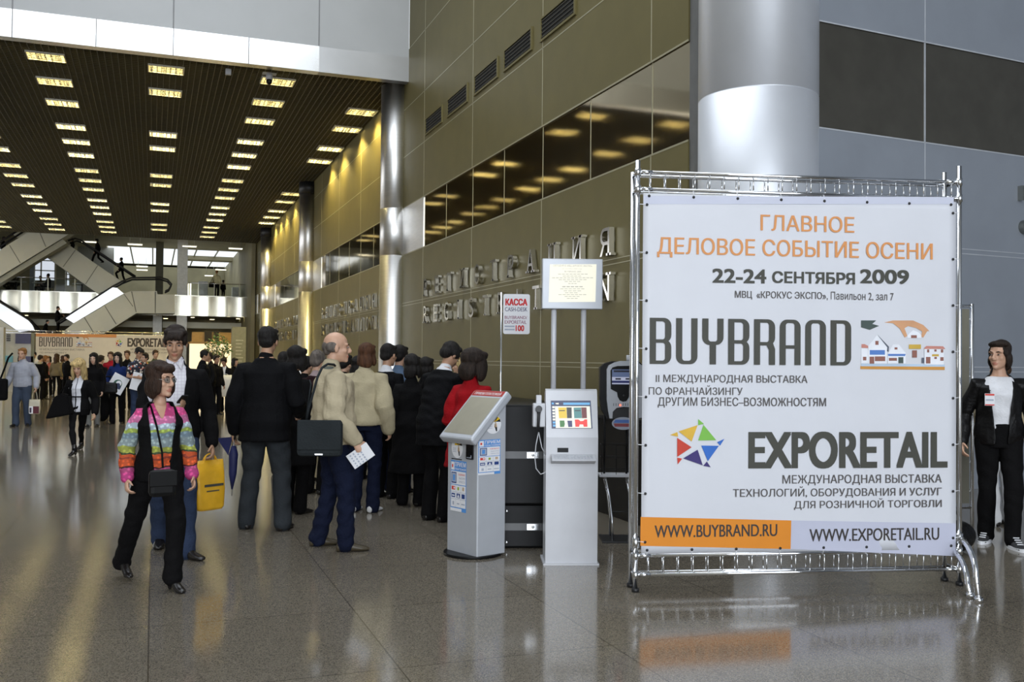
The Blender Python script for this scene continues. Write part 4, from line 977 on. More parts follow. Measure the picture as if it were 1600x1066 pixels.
# white counters and a planter on the upper floor
for i, (x0, x1, y0, y1, lb) in enumerate([(310, 325, 440, 458, 'white counter block at right on the upper floor behind the railing'), (294, 299, 443, 459, 'narrow white block beside the pale column on the upper floor'), (363, 373, 449, 456, 'pale yellow box on the upper floor near the wall')]):
    a, b = on_y(x0, y1, 69+i*.4), on_y(x1, y0, 69+i*.4)
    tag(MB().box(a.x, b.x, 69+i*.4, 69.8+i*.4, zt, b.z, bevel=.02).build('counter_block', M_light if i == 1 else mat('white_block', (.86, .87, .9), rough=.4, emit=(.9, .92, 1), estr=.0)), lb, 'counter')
def table(x, y, Y, label):
    p = on_y(x, y, Y); t = thing('cafe_table', label, 'table', (p.x, Y, zt), group='tables on the upper floor')
    MB().cyl((0, 0, .70), .6, .04, 20).build('tabletop', mat('table_white', (.85, .85, .85), rough=.3), t); MB().cyl((0, 0, 0), .06, .7, 10).build('leg', M_black, t)
table(25, 445, 68.2, 'white cafe table at the far left of the upper floor'); table(66, 447, 68.6, 'white cafe table between the seated people upstairs'); table(128, 447, 68.4, 'white cafe table beside the lower end of the upper escalator')

# ================================================================== STANDS ON THE GROUND FLOOR
# long backdrop with the show names
PY = 48.0
p0 = on_y(56, 521, PY); p1 = on_y(268, 524, PY)
bd = thing('show_backdrop', 'long beige exhibition backdrop with both show names behind the crowd', 'backdrop', ((p0.x+p1.x)/2, PY, 0)); cx = (p0.x+p1.x)/2
MB().box(p0.x-cx, p1.x-cx, 0, .12, 0, p0.z).build('panel', mat('beige_backdrop', hexc(232, 223, 210), rough=.55, var=.02), bd)
tb = on_y(182, 525, PY); MB().box(p0.x-cx, tb.x-cx, -.012, 0, p0.z-.14, p0.z).build('orange_strip', M_tan, bd)
fb = lambda u, v, d: (u-cx, -d, v); cb = lambda x, y: (on_y(x, y, PY).x, on_y(x, y, PY).z)
mb = MB(); a = cb(61, 541.5); b = cb(113.5, 527.5); display_word(mb, 'BUYBRAND', a[0], b[0], a[1], b[1], fb, 0, .01)
def bt(s, x0, x1, y0, y1, mi, bold=.01): a = cb(x0, y1); b = cb(x1, y0); lay_text(mb, s, a[0], b[0], a[1], b[1], fb, mi, bold, depth=.01)
bt('EXPORETAIL', 199, 262, 529, 542, 0, .045)
bt('VII МЕЖДУНАРОДНАЯ ВЫСТАВКА', 61, 132, 545, 548, 1); bt('ПО ФРАНЧАЙЗИНГУ', 62, 104, 549.5, 552.5, 1); bt('МЕЖДУНАРОДНАЯ ВЫСТАВКА', 204, 262, 545, 548, 1); bt('ТЕХНОЛОГИЙ, ОБОРУДОВАНИЯ И УСЛУГ', 194, 262, 549.5, 552.5, 1); bt('WWW.BUYBRAND.RU', 64, 120, 566, 572, 2, .02); bt('WWW.EXPORETAIL.RU', 140, 200, 566, 572, 2, .02)
mb.build('lettering', [mat('backdrop_dark', hexc(84, 74, 64)), mat('backdrop_grey', hexc(150, 138, 124)), mat('backdrop_pale', hexc(190, 172, 152))], bd)
mb = MB(); star(mb, lambda x, y: cb(180+(x-175)/224*12, 529.5+(y-252)/200*12.5), fb, .01); mb.build('star_logo', SM, bd)
mb = MB(); picture(mb, lambda x, y: cb(119+(x-190)/1170*25, 526+(y-187)/690*17), fb, .008); mb.build('houses_picture', PM, bd)
mb = MB(); mb.tube([(p0.x-cx-3, .05, p0.z+.13), (p1.x-cx+.3, .05, p0.z+.10)], .02, 8); mb.tube([(p0.x-cx-3, .05, p0.z+.01), (p1.x-cx+.3, .05, p0.z+.005)], .02, 8)
for x in (-2.2, -.3, 1.6, 3.4): mb.tube([(x, .05, p0.z), (x, .05, p0.z+.13)], .02, 8)
mb.build('top_rail', M_chrome, bd)
# display booth left of it
q = lambda x, y, Y=46.0: on_y(x, y, Y)
bo = thing('display_booth', 'white framed display booth with dark blue panels at the left edge', 'booth', (q(25, 600).x, 46, 0)); bx = q(25, 600).x
MB().box(q(-8, 515).x-bx, q(9, 515).x-bx, -.6, .0, 0, q(0, 512).z).build('portal_frame', mat('booth_white', (.62, .62, .6), rough=.5), bo)
MB().box(q(9, 525).x-bx, q(48, 525).x-bx, .1, .2, 0, q(20, 521).z).build('back_panel', mat('booth_pale', (.66, .66, .64), rough=.5), bo)
MB().box(q(24, 525).x-bx, q(48, 525).x-bx, .02, .1, q(30, 537).z, q(30, 521.5).z).build('blue_panel', mat('booth_blue', hexc(62, 60, 100), rough=.4), bo)
MB().box(q(40, 560).x-bx, q(52, 560).x-bx, -.02, .1, q(40, 580).z, q(40, 557).z).build('lower_blue_panel', MATS['booth_blue'], bo)
MB().box(q(49, 525).x-bx, q(54, 525).x-bx, -.02, .15, 0, q(50, 520).z).build('end_post', MATS['grey_green_column'], bo)
MB().box(q(8, 558).x-bx, q(20, 558).x-bx, .0, .1, q(12, 566).z, q(12, 556).z).build('light_blue_panel', mat('booth_lightblue', hexc(120, 190, 215), rough=.4), bo)
mb = MB()
for i in range(4): mb.box(q(10, 525).x-bx, q(16, 525).x-bx, .0, .1, q(12, 524+3*i).z, q(12, 522.5+3*i).z)
mb.build('dark_rack', M_black, bo)
# warm lit stand and plant on the right, dark partitions, grey notice column
ls = thing('lit_stand', 'warm backlit exhibition stand behind the leafy plant', 'stand', (on_y(330, 560, 58).x, 58, 0)); lx = on_y(330, 560, 58).x
MB().box(on_y(296, 560, 58).x-lx, on_y(362, 560, 58).x-lx, 0, .3, 0, on_y(330, 537, 58).z).build('backlit_panel', mat('backlit_cream', (.8, .7, .5), emit=(1, .84, .58), estr=.95), ls)
MB().box(on_y(294, 560, 58).x-lx, on_y(364, 560, 58).x-lx, -.1, .35, on_y(330, 537.5, 58).z, on_y(330, 534.5, 58).z).build('canopy', mat('stand_wood', (.36, .22, .08), rough=.5), ls)
for x0, x1 in ((320, 331), (335, 342)): MB().box(on_y(x0, 530, 58).x-lx, on_y(x1, 530, 58).x-lx, .0, .3, on_y(330, 535, 58).z, on_y(330, 517, 58).z).build('dark_panel', mat('stand_dark', (.04, .03, .015)), ls)
MB().box(on_y(300, 530, 58).x-lx, on_y(362, 530, 58).x-lx, .3, .4, on_y(330, 535, 58).z, on_y(330, 519, 58).z).build('amber_panel', mat('stand_amber', (.45, .28, .09), rough=.5), ls)
nc = thing('notice_column', 'grey notice column standing right of the plant', 'column', (on_y(373, 560, 52).x, 52, 0)); nx = nc.location.x
MB().box(on_y(362, 560, 52).x-nx, on_y(384, 560, 52).x-nx, 0, .5, 0, on_y(373, 511, 52).z).build('body', mat('notice_grey', (.24, .24, .19), rough=.5, var=.1), nc)
mb = MB()
for i in range(9): mb.box(on_y(368, 560, 52).x-nx, on_y(380-(i*7 % 5), 560, 52).x-nx, -.006, .0, on_y(373, 532+i*5.4, 52).z-.03, on_y(373, 532+i*5.4, 52).z+.03)
mb.build('notice_text', mat('notice_pale', (.45, .45, .4)), nc)
for x in (388, 392): pass
pl = thing('potted_plant', 'tall leafy potted plant with pale flowers before the lit stand', 'plant', (on_y(341, 560, 50).x, 50, 0))
MB().lathe((0, 0, 0), [(.2, 0), (.3, .6), (.27, .6), (.25, .55)], 20).build('pot', M_kiosk, pl)
mb = MB(); cz = on_y(341, 545, 50).z
for k in range(7): a = k*.9; mb.tube([(0, 0, .5), (.1*math.cos(a), .1*math.sin(a), cz*.6), (.35*math.cos(a), .35*math.sin(a), cz)], .02, 6)
mb.build('stem', mat('plant_stem', (.2, .17, .07)), pl)
mb = MB()
rnd = random.Random(3)
for k in range(420):
    a = rnd.uniform(0, 2*PI); r = .62*rnd.random()**.5; h = cz+rnd.uniform(-.65, .75)*(1-(r/.75)**2)
    c = Vector((r*math.cos(a), r*math.sin(a), h)); d = Vector((rnd.uniform(-1, 1), rnd.uniform(-1, 1), rnd.uniform(-.8, .5))).normalized(); s = d.orthogonal().normalized()*.035
    mb.poly([c, c+d*.09+s, c+d*.2, c+d*.09-s], 0 if rnd.random() < .88 else 1)
o = mb.build('foliage', [mat('leaf_green', (.06, .14, .04), rough=.5, var=.4), mat('flower_peach', (.8, .55, .4))], pl, recalc=False)

# ================================================================== PEOPLE
class Blob:
    """closed shapes that a voxel remesh melts into one skin"""
    def __init__(s): s.v = []; s.f = []
    def rings(s, R, seg=14):
        """R: list of (centre, a vector, b vector)"""
        b = len(s.v); n = len(R)
        for c, a, d in R:
            for k in range(seg):
                t = 2*PI*k/seg; s.v.append(tuple(c+a*math.cos(t)+d*math.sin(t)))
        for i in range(n-1):
            for k in range(seg):
                k2 = (k+1) % seg; s.f.append((b+i*seg+k, b+i*seg+k2, b+(i+1)*seg+k2, b+(i+1)*seg+k))
        s.f.append(tuple(b+k for k in range(seg))[::-1]); s.f.append(tuple(b+(n-1)*seg+k for k in range(seg)))
    def tube(s, pts, rad, seg=12, flat=None, side=None):
        """limb through pts with radii; round ends.  side/flat: squash along the side vector"""
        pts = [Vector(p) for p in pts]; n = len(pts)
        T = []
        for i in range(n):
            t = (pts[min(i+1, n-1)]-pts[i]).normalized()+(pts[i]-pts[max(i-1, 0)]).normalized()
            T.append(t.normalized() if t.length > 1e-6 else Vector((0, 0, -1)))
        R = []; prev = side.normalized() if side is not None else None
        items = [(pts[0]-T[0]*rad[0]*.85, T[0], rad[0]*.35), (pts[0]-T[0]*rad[0]*.5, T[0], rad[0]*.8)]+[(pts[i], T[i], rad[i]) for i in range(n)]+[(pts[-1]+T[-1]*rad[-1]*.5, T[-1], rad[-1]*.8), (pts[-1]+T[-1]*rad[-1]*.85, T[-1], rad[-1]*.35)]
        for p, t, r in items:
            a = t.orthogonal() if prev is None else prev-t*prev.dot(t)
            if a.length < 1e-5: a = t.orthogonal()
            a.normalize(); prev = a; c = t.cross(a)
            R.append((p, a*r*(flat or 1), c*r))
        s.rings(R, seg)
    def ell(s, c, r, M=None, seg=14, n=9):
        c = Vector(c); R = []
        for i in range(n):
            t = PI*(i+.35)/(n-.3); h = -math.cos(t); w = math.sin(t)
            R.append((Vector((0, 0, h*r[2])), Vector((w*r[0], 0, 0)), Vector((0, w*r[1], 0))))
        M3 = M.to_3x3() if M is not None else None
        if M is not None: R = [(M @ (c+p), M3 @ a, M3 @ d) for p, a, d in R]
        else: R = [(c+p, a, d) for p, a, d in R]
        s.rings(R, seg)
    def mesh(s, name, vox, smooth=4, wrinkle=0.0, seed=0):
        me = bpy.data.meshes.new(name); me.from_pydata(s.v, [], s.f); me.update()
        bm = bmesh.new(); bm.from_mesh(me); bmesh.ops.recalc_face_normals(bm, faces=bm.faces[:]); bm.to_mesh(me); bm.free()
        o = bpy.data.objects.new(name, me); COL.objects.link(o)
        r = o.modifiers.new('r', 'REMESH'); r.mode = 'VOXEL'; r.voxel_size = vox; r.use_smooth_shade = True
        if smooth: m = o.modifiers.new('s', 'SMOOTH'); m.factor = .5; m.iterations = smooth
        dg = bpy.context.evaluated_depsgraph_get(); dg.update()
        out = bpy.data.meshes.new_from_object(o.evaluated_get(dg)); bpy.data.objects.remove(o); bpy.data.meshes.remove(me)
        out.name = name
        if wrinkle:
            n = len(out.vertices); co = np.empty(n*3); no = np.empty(n*3)
            out.vertices.foreach_get('co', co); out.vertices.foreach_get('normal', no); co = co.reshape(-1, 3); no = no.reshape(-1, 3)
            rs = np.random.RandomState(seed); d = np.zeros(n)
            for k in range(6):
                w = rs.normal(size=3)*np.array([16, 16, 26]); d += np.sin(co @ w+rs.uniform(0, 6)+1.5*np.sin(co @ (w[[1, 2, 0]]*.5)))
            co += no*(d*wrinkle/2.5)[:, None]; out.vertices.foreach_set('co', co.ravel()); out.update()
        return out

def ik(a, b, l1, l2, pole):
    """two-bone joint between a and b; returns joint, end"""
    a, b, pole = Vector(a), Vector(b), Vector(pole); d = b-a; L = d.length
    if L > (l1+l2)*.998: d = d.normalized()*(l1+l2)*.998; L = d.length; b = a+d
    x = (l1*l1-l2*l2+L*L)/(2*L); h = math.sqrt(max(l1*l1-x*x, 0)); u = d.normalized(); p = pole-u*pole.dot(u)
    p = p.normalized() if p.length > 1e-6 else u.orthogonal()
    return a+u*x+p*h, b

TM = [(-.075, .150, .112, -.004), (.02, .170, .125, -.006), (.10, .162, .116, 0), (.18, .145, .104, .002), (.28, .152, .112, .006), (.37, .166, .120, .006), (.43, .165, .112, 0), (.475, .138, .090, -.008), (.515, .098, .072, -.014), (.545, .074, .063, -.016), (.575, .062, .059, -.014)]
TF = [(-.075, .152, .110, -.004), (.02, .166, .120, -.008), (.10, .148, .110, 0), (.18, .120, .090, .004), (.28, .128, .100, .012), (.36, .142, .120, .018), (.42, .140, .098, .0), (.465, .114, .078, -.008), (.505, .078, .062, -.014), (.535, .060, .055, -.014), (.565, .052, .051, -.012)]
def interp(T, h):
    if h <= T[0][0]: return T[0][1:]
    for a, b in zip(T, T[1:]):
        if h <= b[0]:
            t = (h-a[0])/(b[0]-a[0]); return tuple(a[i]+(b[i]-a[i])*t for i in (1, 2, 3))
    return T[-1][1:]
SKIN = {}
def skin_mats(tone):
    if tone not in SKIN:
        c = {'light': (.56, .33, .22), 'tan': (.46, .26, .16), 'pale': (.62, .40, .29)}[tone]
        SKIN[tone] = [mat('skin_'+tone, c, rough=.5, var=.08, vscale=14), mat('lips_'+tone, (c[0]*.8, c[1]*.55, c[2]*.55), rough=.4)]
    return SKIN[tone]
HAIRC = {}
def hair_mat(c):
    C = {'black': (.012, .010, .009), 'dark': (.022, .014, .010), 'brown': (.06, .03, .014), 'umber': (.030, .015, .009), 'auburn': (.075, .032, .015), 'blonde': (.50, .36, .16), 'grey': (.12, .10, .085), 'ginger': (.26, .12, .04)}[c]
    return mat('hair_'+c, C, rough=.55, spec=.2, var=.45, vscale=9, bump=.5, bscale=30, stretch=(6, 6, .8))
M_eyew = mat('eye_white', (.34, .30, .27), rough=.3); M_iris = mat('eye_dark', (.02, .015, .01), rough=.15)
FAB = {}
def fab(name, c, rough=.85, var=.12, bump=.25, bscale=60):
    return mat('fabric_'+name, c, rough=rough, var=var, vscale=5, bump=bump, bscale=bscale, spec=.12)
K = fab('black', (.0045, .0042, .0045)); KS = fab('black_suit', (.0042, .0042, .005), rough=.8); K2 = fab('charcoal', (.026, .026, .030)); NAVY = fab('navy', (.012, .016, .045)); JEAN = fab('blue_denim', (.030, .044, .085), bump=.4); DJEAN = fab('dark_denim', (.007, .010, .026), bump=.4)
BEI = fab('beige', (.47, .40, .27)); BEI2 = fab('beige_back', (.43, .37, .24)); WHT = fab('white_cotton', (.72, .72, .74)); LEATHER = mat('black_leather', (.006, .0055, .0055), rough=.42, var=.2, bump=.3, bscale=35, spec=.18)
SHOE = mat('black_shoe_leather', (.012, .010, .009), rough=.25, var=.2)

def person(label, loc, yaw, H=1.75, female=False, feet=None, wrists=None, lean=0.0, twist=0.0, head=(0, 0), tone='light', hair=('short', 'dark'), top=None, jacket=None, pants=K, skirt=None, shoes=SHOE, heel=0.0, vox=.014, group=None, hands=True, eyes=True, build=1.0, curl=.6, elbow=None, legw=1.0, extra=None, pale_face=None, sit=None, shift=(0, 0)):
    """A figure standing at loc and facing yaw (0 = +Y).  feet: {'L': (x, y, lift, toe-out), 'R': ...}; wrists: {'L': vector from the shoulder, ...} (1.75 m body)"""
    s = H/1.75; base_z = loc[2] if len(loc) > 2 else 0.0
    root = thing('person', label, 'person', (loc[0], loc[1], base_z), yaw, group)
    TT = TF if female else TM
    bw = build
    feet = dict({'L': (-.10, 0, 0, .12), 'R': (.10, 0, 0, .12)}, **(feet or {}))
    wrists = dict({'L': (-.07, .05, -.52), 'R': (.07, .05, -.52)}, **(wrists or {}))
    sgn = {'L': -1, 'R': 1}
    ank = {k: Vector((f[0], f[1]-.0, .085+heel+f[2])) for k, f in feet.items()}
    lt, ls = .445, .425
    hx = .088
    cx = (ank['L'].x+ank['R'].x)/2; cy = (ank['L'].y+ank['R'].y)/2
    cx += shift[0]; cy += shift[1]
    if sit is not None: pz = sit; cx = cy = 0.0
    else:
        pz = 2.0
        for k in 'LR':
            dx = ank[k].x-(cx+sgn[k]*hx); dy = ank[k].y-cy; pz = min(pz, ank[k].z+math.sqrt(max((.993*(lt+ls))**2-dx*dx-dy*dy, .3)))
    P0 = Vector((cx, cy, pz))
    # spine
    def spine(h):
        c = P0.copy(); up = Vector((0, 0, 1)); st = 0.0; n = max(1, int(abs(h)/.02)); dh = h/n
        for i in range(n):
            hh = (i+.5)*dh; a = lean*min(1, max(0, hh)/.30); up = Vector((0, math.sin(a), math.cos(a))); c = c+up*dh
        a = lean*min(1, max(0, h)/.30)
        t = twist*min(1, max(0, h)/.4)
        rt = Vector((math.cos(t), math.sin(t), 0)); up = Vector((0, math.sin(a), math.cos(a))); fw = up.cross(rt).normalized()
        return c, rt, fw, up
    sx = (.152 if female else .178)*bw
    sh_h = .445 if female else .455
    body = Blob()
    R = []
    for h, rx, ry, yo in TT:
        c, rt, fw, up = spine(h); R.append((c+fw*yo, rt*rx*.95*bw, fw*ry*.93*bw))
    body.rings(R, 18)
    nh = .552; c, rt, fw, up = spine(nh)
    hy, hp = head
    hd = (up*.6+Vector((0, 0, 1))*.4).normalized()
    HS = (1.06 if female else 1.08)/s**.6
    neck0 = c; neck1 = c+hd*.066+fw*.012
    Hm = Matrix.Rotation(twist+hy, 4, 'Z') @ Matrix.Rotation(hp-lean*.35, 4, 'X')
    hc = neck1+hd*(.012+.078*HS)+fw*.028
    HM = Matrix.Translation(hc) @ Hm @ Matrix.Scale(HS, 4)
    body.tube([neck0-up*.02, neck0+hd*.05, neck1+hd*.03], [.062 if not female else .052, .052 if not female else .044, .052 if not female else .044], 12)
    # head
    E = lambda c, r: body.ell(c, r, HM)
    E((0, -.014, .032), (.074, .094, .084)); E((0, .020, -.035), (.060, .066, .078)); E((0, .034, -.078), (.042, .046, .036)); E((0, .066, -.098), (.024, .022, .018))
    hero = vox < .009
    nb = Blob()
    body.tube([HM @ Vector((0, .084, .012)), HM @ Vector((0, .104, -.026)), HM @ Vector((0, .098, -.038))], [.009, .0135, .012], 8)
    for sg in (-1, 1):
        E((sg*.030, .070, .022), (.028, .016, .010)); E((sg*.036, .054, -.026), (.024, .024, .022)); E((sg*.077, -.008, -.012), (.009, .019, .032)); E((sg*.014, .094, -.036), (.008, .009, .007))
    E((0, .078, -.064), (.024, .014, .0075)); E((0, .077, -.076), (.020, .013, .008))
    # limbs
    arms = {}; legs = {}
    for k in 'LR':
        g = sgn[k]; c, rt, fw, up = spine(sh_h); shp = c+rt*g*sx
        tgt = shp+rt*wrists[k][0]*1.0+Vector((-rt.y, rt.x, 0))*wrists[k][1]+Vector((0, 0, 1))*wrists[k][2]
        pole = (elbow or {}).get(k, (g*.35, -1, -.15)); pole = rt*pole[0]+Vector((-rt.y, rt.x, 0))*pole[1]+Vector((0, 0, 1))*pole[2]
        el, wr = ik(shp, tgt, .295, .262, pole); arms[k] = (shp, el, wr, rt, fw)
        c2, rt2, fw2, up2 = spine(0.0); hip = P0+Vector((g*hx, 0, -.0))
        to = feet[k][3]; fd = Vector((g*math.sin(to), math.cos(to), 0))
        kn, an = ik(hip, ank[k], lt, ls, Vector((g*.12, 1, 0.05)) if sit is None else Vector((g*.1, 1, .4))); legs[k] = (hip, kn, an, fd)
        fs = .92 if female else 1.0
        m1 = shp.lerp(el, .35); m2 = el.lerp(wr, .35)
        body.tube([shp-rt*g*.05, shp, m1, el, m2, wr], [r*fs*bw for r in (.050, .053, .049, .040, .042, .029)], 12)
        t1 = hip.lerp(kn, .4); c1 = kn.lerp(an, .3); fs *= min(1, legw+.04)*(.86 if pants is not None else 1)
        body.tube([hip, t1, kn, c1, an], [r*fs for r in (.088, .078, .056, .056, .038)], 14)
        # hand
        fa = (wr-el).normalized()
        hdv = Vector((wrists[k][3:6])) if len(wrists[k]) > 5 else None
        hd_ = (rt*hdv.x+Vector((-rt.y, rt.x, 0))*hdv.y+Vector((0, 0, 1))*hdv.z).normalized() if hdv is not None else fa
        inward = -rt*g; pn = (inward-hd_*inward.dot(hd_))
        if len(wrists[k]) > 8: q = Vector(wrists[k][6:9]); q = rt*q.x+Vector((-rt.y, rt.x, 0))*q.y+Vector((0, 0, 1))*q.z; pn = q-hd_*q.dot(hd_)
        pn = pn.normalized() if pn.length > 1e-5 else hd_.orthogonal().normalized()
        ac = hd_.cross(pn).normalized()*g         # across the palm; index side
        idx = 1 if ac.dot(Vector((-rt.y, rt.x, 0))+Vector((0, 0, .6))) > 0 else -1
        ac *= idx
        fr = max(.0088, vox*.62) if vox < .02 else .012
        body.tube([wr-hd_*.01, wr+hd_*.035, wr+hd_*.085], [.027, .036, .037], 10, flat=.48, side=pn)
        if hands:
            for j, (o, ln) in enumerate(((.030, .070), (.010, .080), (-.010, .074), (-.029, .058))):
                b0 = wr+hd_*.088+ac*o*1.05; cu = curl*(1+.08*j)
                d1 = (hd_*math.cos(cu*.6)+pn*math.sin(cu*.6)).normalized(); d2 = (hd_*math.cos(cu*1.5)+pn*math.sin(cu*1.5)).normalized(); d3 = (hd_*math.cos(cu*2.3)+pn*math.sin(cu*2.3)).normalized()
                p1 = b0+d1*ln*.48; p2 = p1+d2*ln*.32; p3 = p2+d3*ln*.24
                body.tube([b0-hd_*.02, b0, p1, p2, p3], [fr*1.1, fr*1.1, fr, fr*.95, fr*.85], 8)
            b0 = wr+hd_*.03+ac*.028; d1 = (hd_*.65+ac*.7+pn*.35).normalized(); d2 = (hd_*.85+ac*.2+pn*.5).normalized()
            body.tube([b0, b0+d1*.045, b0+d1*.045+d2*.035], [fr*1.35, fr*1.15, fr*.95], 8)
        arms[k] = arms[k]+(hd_, pn, ac)
    SC = Matrix.Scale(s, 4)
    def fin(name, me, mats, par=root):
        me.transform(SC); return link_mesh(name, me, mats, par)
    sm = skin_mats(tone)
    me = body.mesh('body', vox, 3 if hero else 2)
    inv = HM.inverted()
    for p in me.polygons:
        q = inv @ p.center
        if q.y > .07 and (q.x/.023)**2+((q.z+.070)/.0125)**2 < 1: p.material_index = 1
    fin('body', me, sm)
    # eyes and brows
    if eyes:
        mb = MB(); mb2 = MB()
        for g in (-1, 1):
            mb.ell((0, 0, 0), (.0125, .008, .0048), 10, 6, 0, HM @ Matrix.Translation((g*.031, .0795, .001))); mb.ell((0, 0, 0), (.0068, .004, .0050), 10, 6, 1, HM @ Matrix.Translation((g*.031, .0855, .001)))
            mb2.tube([HM @ Vector((g*.014, .089, .021)), HM @ Vector((g*.032, .0875, .026)), HM @ Vector((g*.050, .074, .020))], [.003, .0045, .002], 6)
        e = mb.build('eyes', [M_eyew, M_iris], root); e.data.transform(SC); e = mb2.build('eyebrows', hair_mat(hair[1] if hair[1] not in ('blonde', 'grey') else 'brown'), root); e.data.transform(SC)
    # hair
    hb = Blob(); st = hair[0]; HX = HM if len(hair) < 3 else HM @ Matrix.Diagonal((hair[2], hair[2]*.97, 1+(hair[2]-1)*.5, 1)); E = lambda c, r: hb.ell(c, r, HX)
    if st == 'bald':
        for g in (-1, 1): E((g*.056, -.036, .002), (.027, .055, .042))
        E((0, -.076, .000), (.058, .042, .052)); E((0, -.07, -.035), (.048, .035, .03))
    else:
        E((0, -.022, .046), (.082, .097, .084)); E((0, -.060, -.008), (.068, .052, .062))
        for g in (-1, 1): E((g*.066, .0, .02), (.018, .052, .045)); E((g*.042, .028, .086), (.040, .032, .024))
        if st == 'fringe':
            E((0, .054, .076), (.054, .032, .026))
            for xx in (-.045, -.02, .008, .034): hb.tube([HM @ Vector((xx, .07, .085)), HM @ Vector((xx+.006, .094, .064)), HM @ Vector((xx+.012, .098, .045))], [.018, .013, .006], 8)
        if st == 'shag':
            E((0, .05, .085), (.062, .04, .03)); E((0, -.075, -.05), (.072, .045, .08))
            for g in (-1, 1): E((g*.070, -.012, -.035), (.022, .045, .065))
        if st == 'bob':
            E((0, .052, .075), (.060, .042, .032)); E((0, -.072, -.055), (.078, .05, .085)); E((0, -.03, .05), (.088, .1, .085))
            for g in (-1, 1): E((g*.074, -.006, -.05), (.024, .052, .085)); E((g*.064, .04, -.03), (.014, .026, .07))
        if st == 'long':
            E((0, -.03, .05), (.087, .1, .085)); E((0, -.074, -.09), (.086, .048, .16)); E((0, -.075, -.20), (.075, .04, .10))
            for g in (-1, 1): E((g*.074, -.006, -.075), (.026, .055, .125)); E((g*.060, .046, -.05), (.016, .026, .11)); E((g*.075, .0, -.17), (.028, .045, .08)); E((g*.045, .052, .072), (.034, .034, .034))
    fin('hair', hb.mesh('hair', max(.006, vox*.9), 2, wrinkle=.004 if st != 'bald' else 0, seed=int(H*1000)), hair_mat(hair[1]))
    # clothes
    def torso_garment(name, m, hem, off, sleeve, sw=1.0, open_w=None, collar=True, flare=0.0, neck_h=.545, wr_=.005, sleeve_end=1.0):
        b = Blob(); R = []
        hs = sorted(set([hem]+[h for h, *_ in TT if h > hem+.02 and h < neck_h]+[neck_h]+([hem+.1, hem+.2] if hem < -.2 else [])))
        for h in hs:
            rx, ry, yo = interp(TT, h); fl = flare*max(0, .05-h)
            o_ = off*(1 if h < .35 else .62 if h < .44 else .42) if sleeve else off*(1 if h < .35 else 1.15)
            c, rt, fw, up = spine(h)
            R.append((c+fw*yo, rt*(rx*bw+o_+fl), fw*(ry*bw+o_+fl*.8)))
        b.rings(R, 20)
        if sleeve:
            for k in 'LR':
                shp, el, wr, rt, fw = arms[k][:5]; g = sgn[k]; q = .004+off*.42
                end = el.lerp(wr, sleeve_end) if sleeve == 'long' else shp.lerp(el, .62)
                if sleeve == 'long': b.tube([shp-rt*g*.06, shp+Vector((0, 0, -.004)), shp.lerp(el, .4), el, el.lerp(end, .5), end], [r*bw+q*w_*sw for r, w_ in zip((.046, .053, .048, .043, .040, .033), (.6, .75, 1, 1, 1, .8))], 14)
                else: b.tube([shp-rt*g*.06, shp, end], [.042*bw+q*.6, .050*bw+q*.8, .05*bw+q*1.3], 14)
        if collar:
            c, rt, fw, up = spine(.55); b.tube([c-up*.085-fw*.014, c-up*.04-fw*.012, c+hd*.02-fw*.008], [(.096 if not female else .078)*bw+off*.3, (.077 if not female else .064)*bw+off*.3, (.060 if not female else .051)+off*.25], 14)
        me = b.mesh(name, vox, 2, wrinkle=wr_*(1 if vox < .012 else .6), seed=hash_(label+name))
        if open_w is not None:
            bm = bmesh.new(); bm.from_mesh(me)
            kill = []
            for v in bm.verts:
                c0, rt, fw, up = spine_cached(v.co); u = (v.co-c0).dot(rt); w = (v.co-c0).dot(fw)
                hh = (v.co-P0).dot(up) if lean else v.co.z-P0.z
                if open_w is not None and w > .02 and abs(u) < open_w(hh): kill.append(v)
            if kill: bmesh.ops.delete(bm, geom=kill, context='VERTS')
            for it in range(10):      # settle the cut edge
                new = {}
                for v in bm.verts:
                    be = [e for e in v.link_edges if e.is_boundary]
                    if len(be) == 2: new[v] = v.co*.4+(be[0].other_vert(v).co+be[1].other_vert(v).co)*.3
                for v, co in new.items(): v.co = co
            bm.to_mesh(me); bm.free()
        o = fin(name, me, m if isinstance(m, list) else [m])
        if open_w is not None:
            md = o.modifiers.new('cloth', 'SOLIDIFY'); md.thickness = .009; md.offset = -1
        return o
    tab = [(h/50, spine(h/50)) for h in range(-30, 31)]
    def spine_cached(co):
        best = min(tab, key=lambda e: abs((co-e[1][0]).dot(e[1][3])))
        return best[1]
    if pants is not None:
        b = Blob(); R = []
        for h in (-.085, .0, .06, .115):
            rx, ry, yo = interp(TT, h); c, rt, fw, up = spine(h); R.append((c+fw*yo, rt*(rx*bw+.012), fw*(ry*bw+.012)))
        b.rings(R, 18)
        for k in 'LR':
            hip, kn, an, fd = legs[k]; e = an+(kn-an).normalized()*(-.035)
            rr = (.102, .092, .076, .074, .071, .073) if legw >= .9 else (.096, .084, .062, .060, .048, .044)
            b.tube([hip, hip.lerp(kn, .4), kn, kn.lerp(an, .35), kn.lerp(an, .75), e], [r*legw*(bw if i_ < 2 else 1) for i_, r in enumerate(rr)], 16)
        fin('trousers', b.mesh('trousers', vox, 2, wrinkle=.006 if vox < .012 else .004, seed=hash_(label)), [pants])
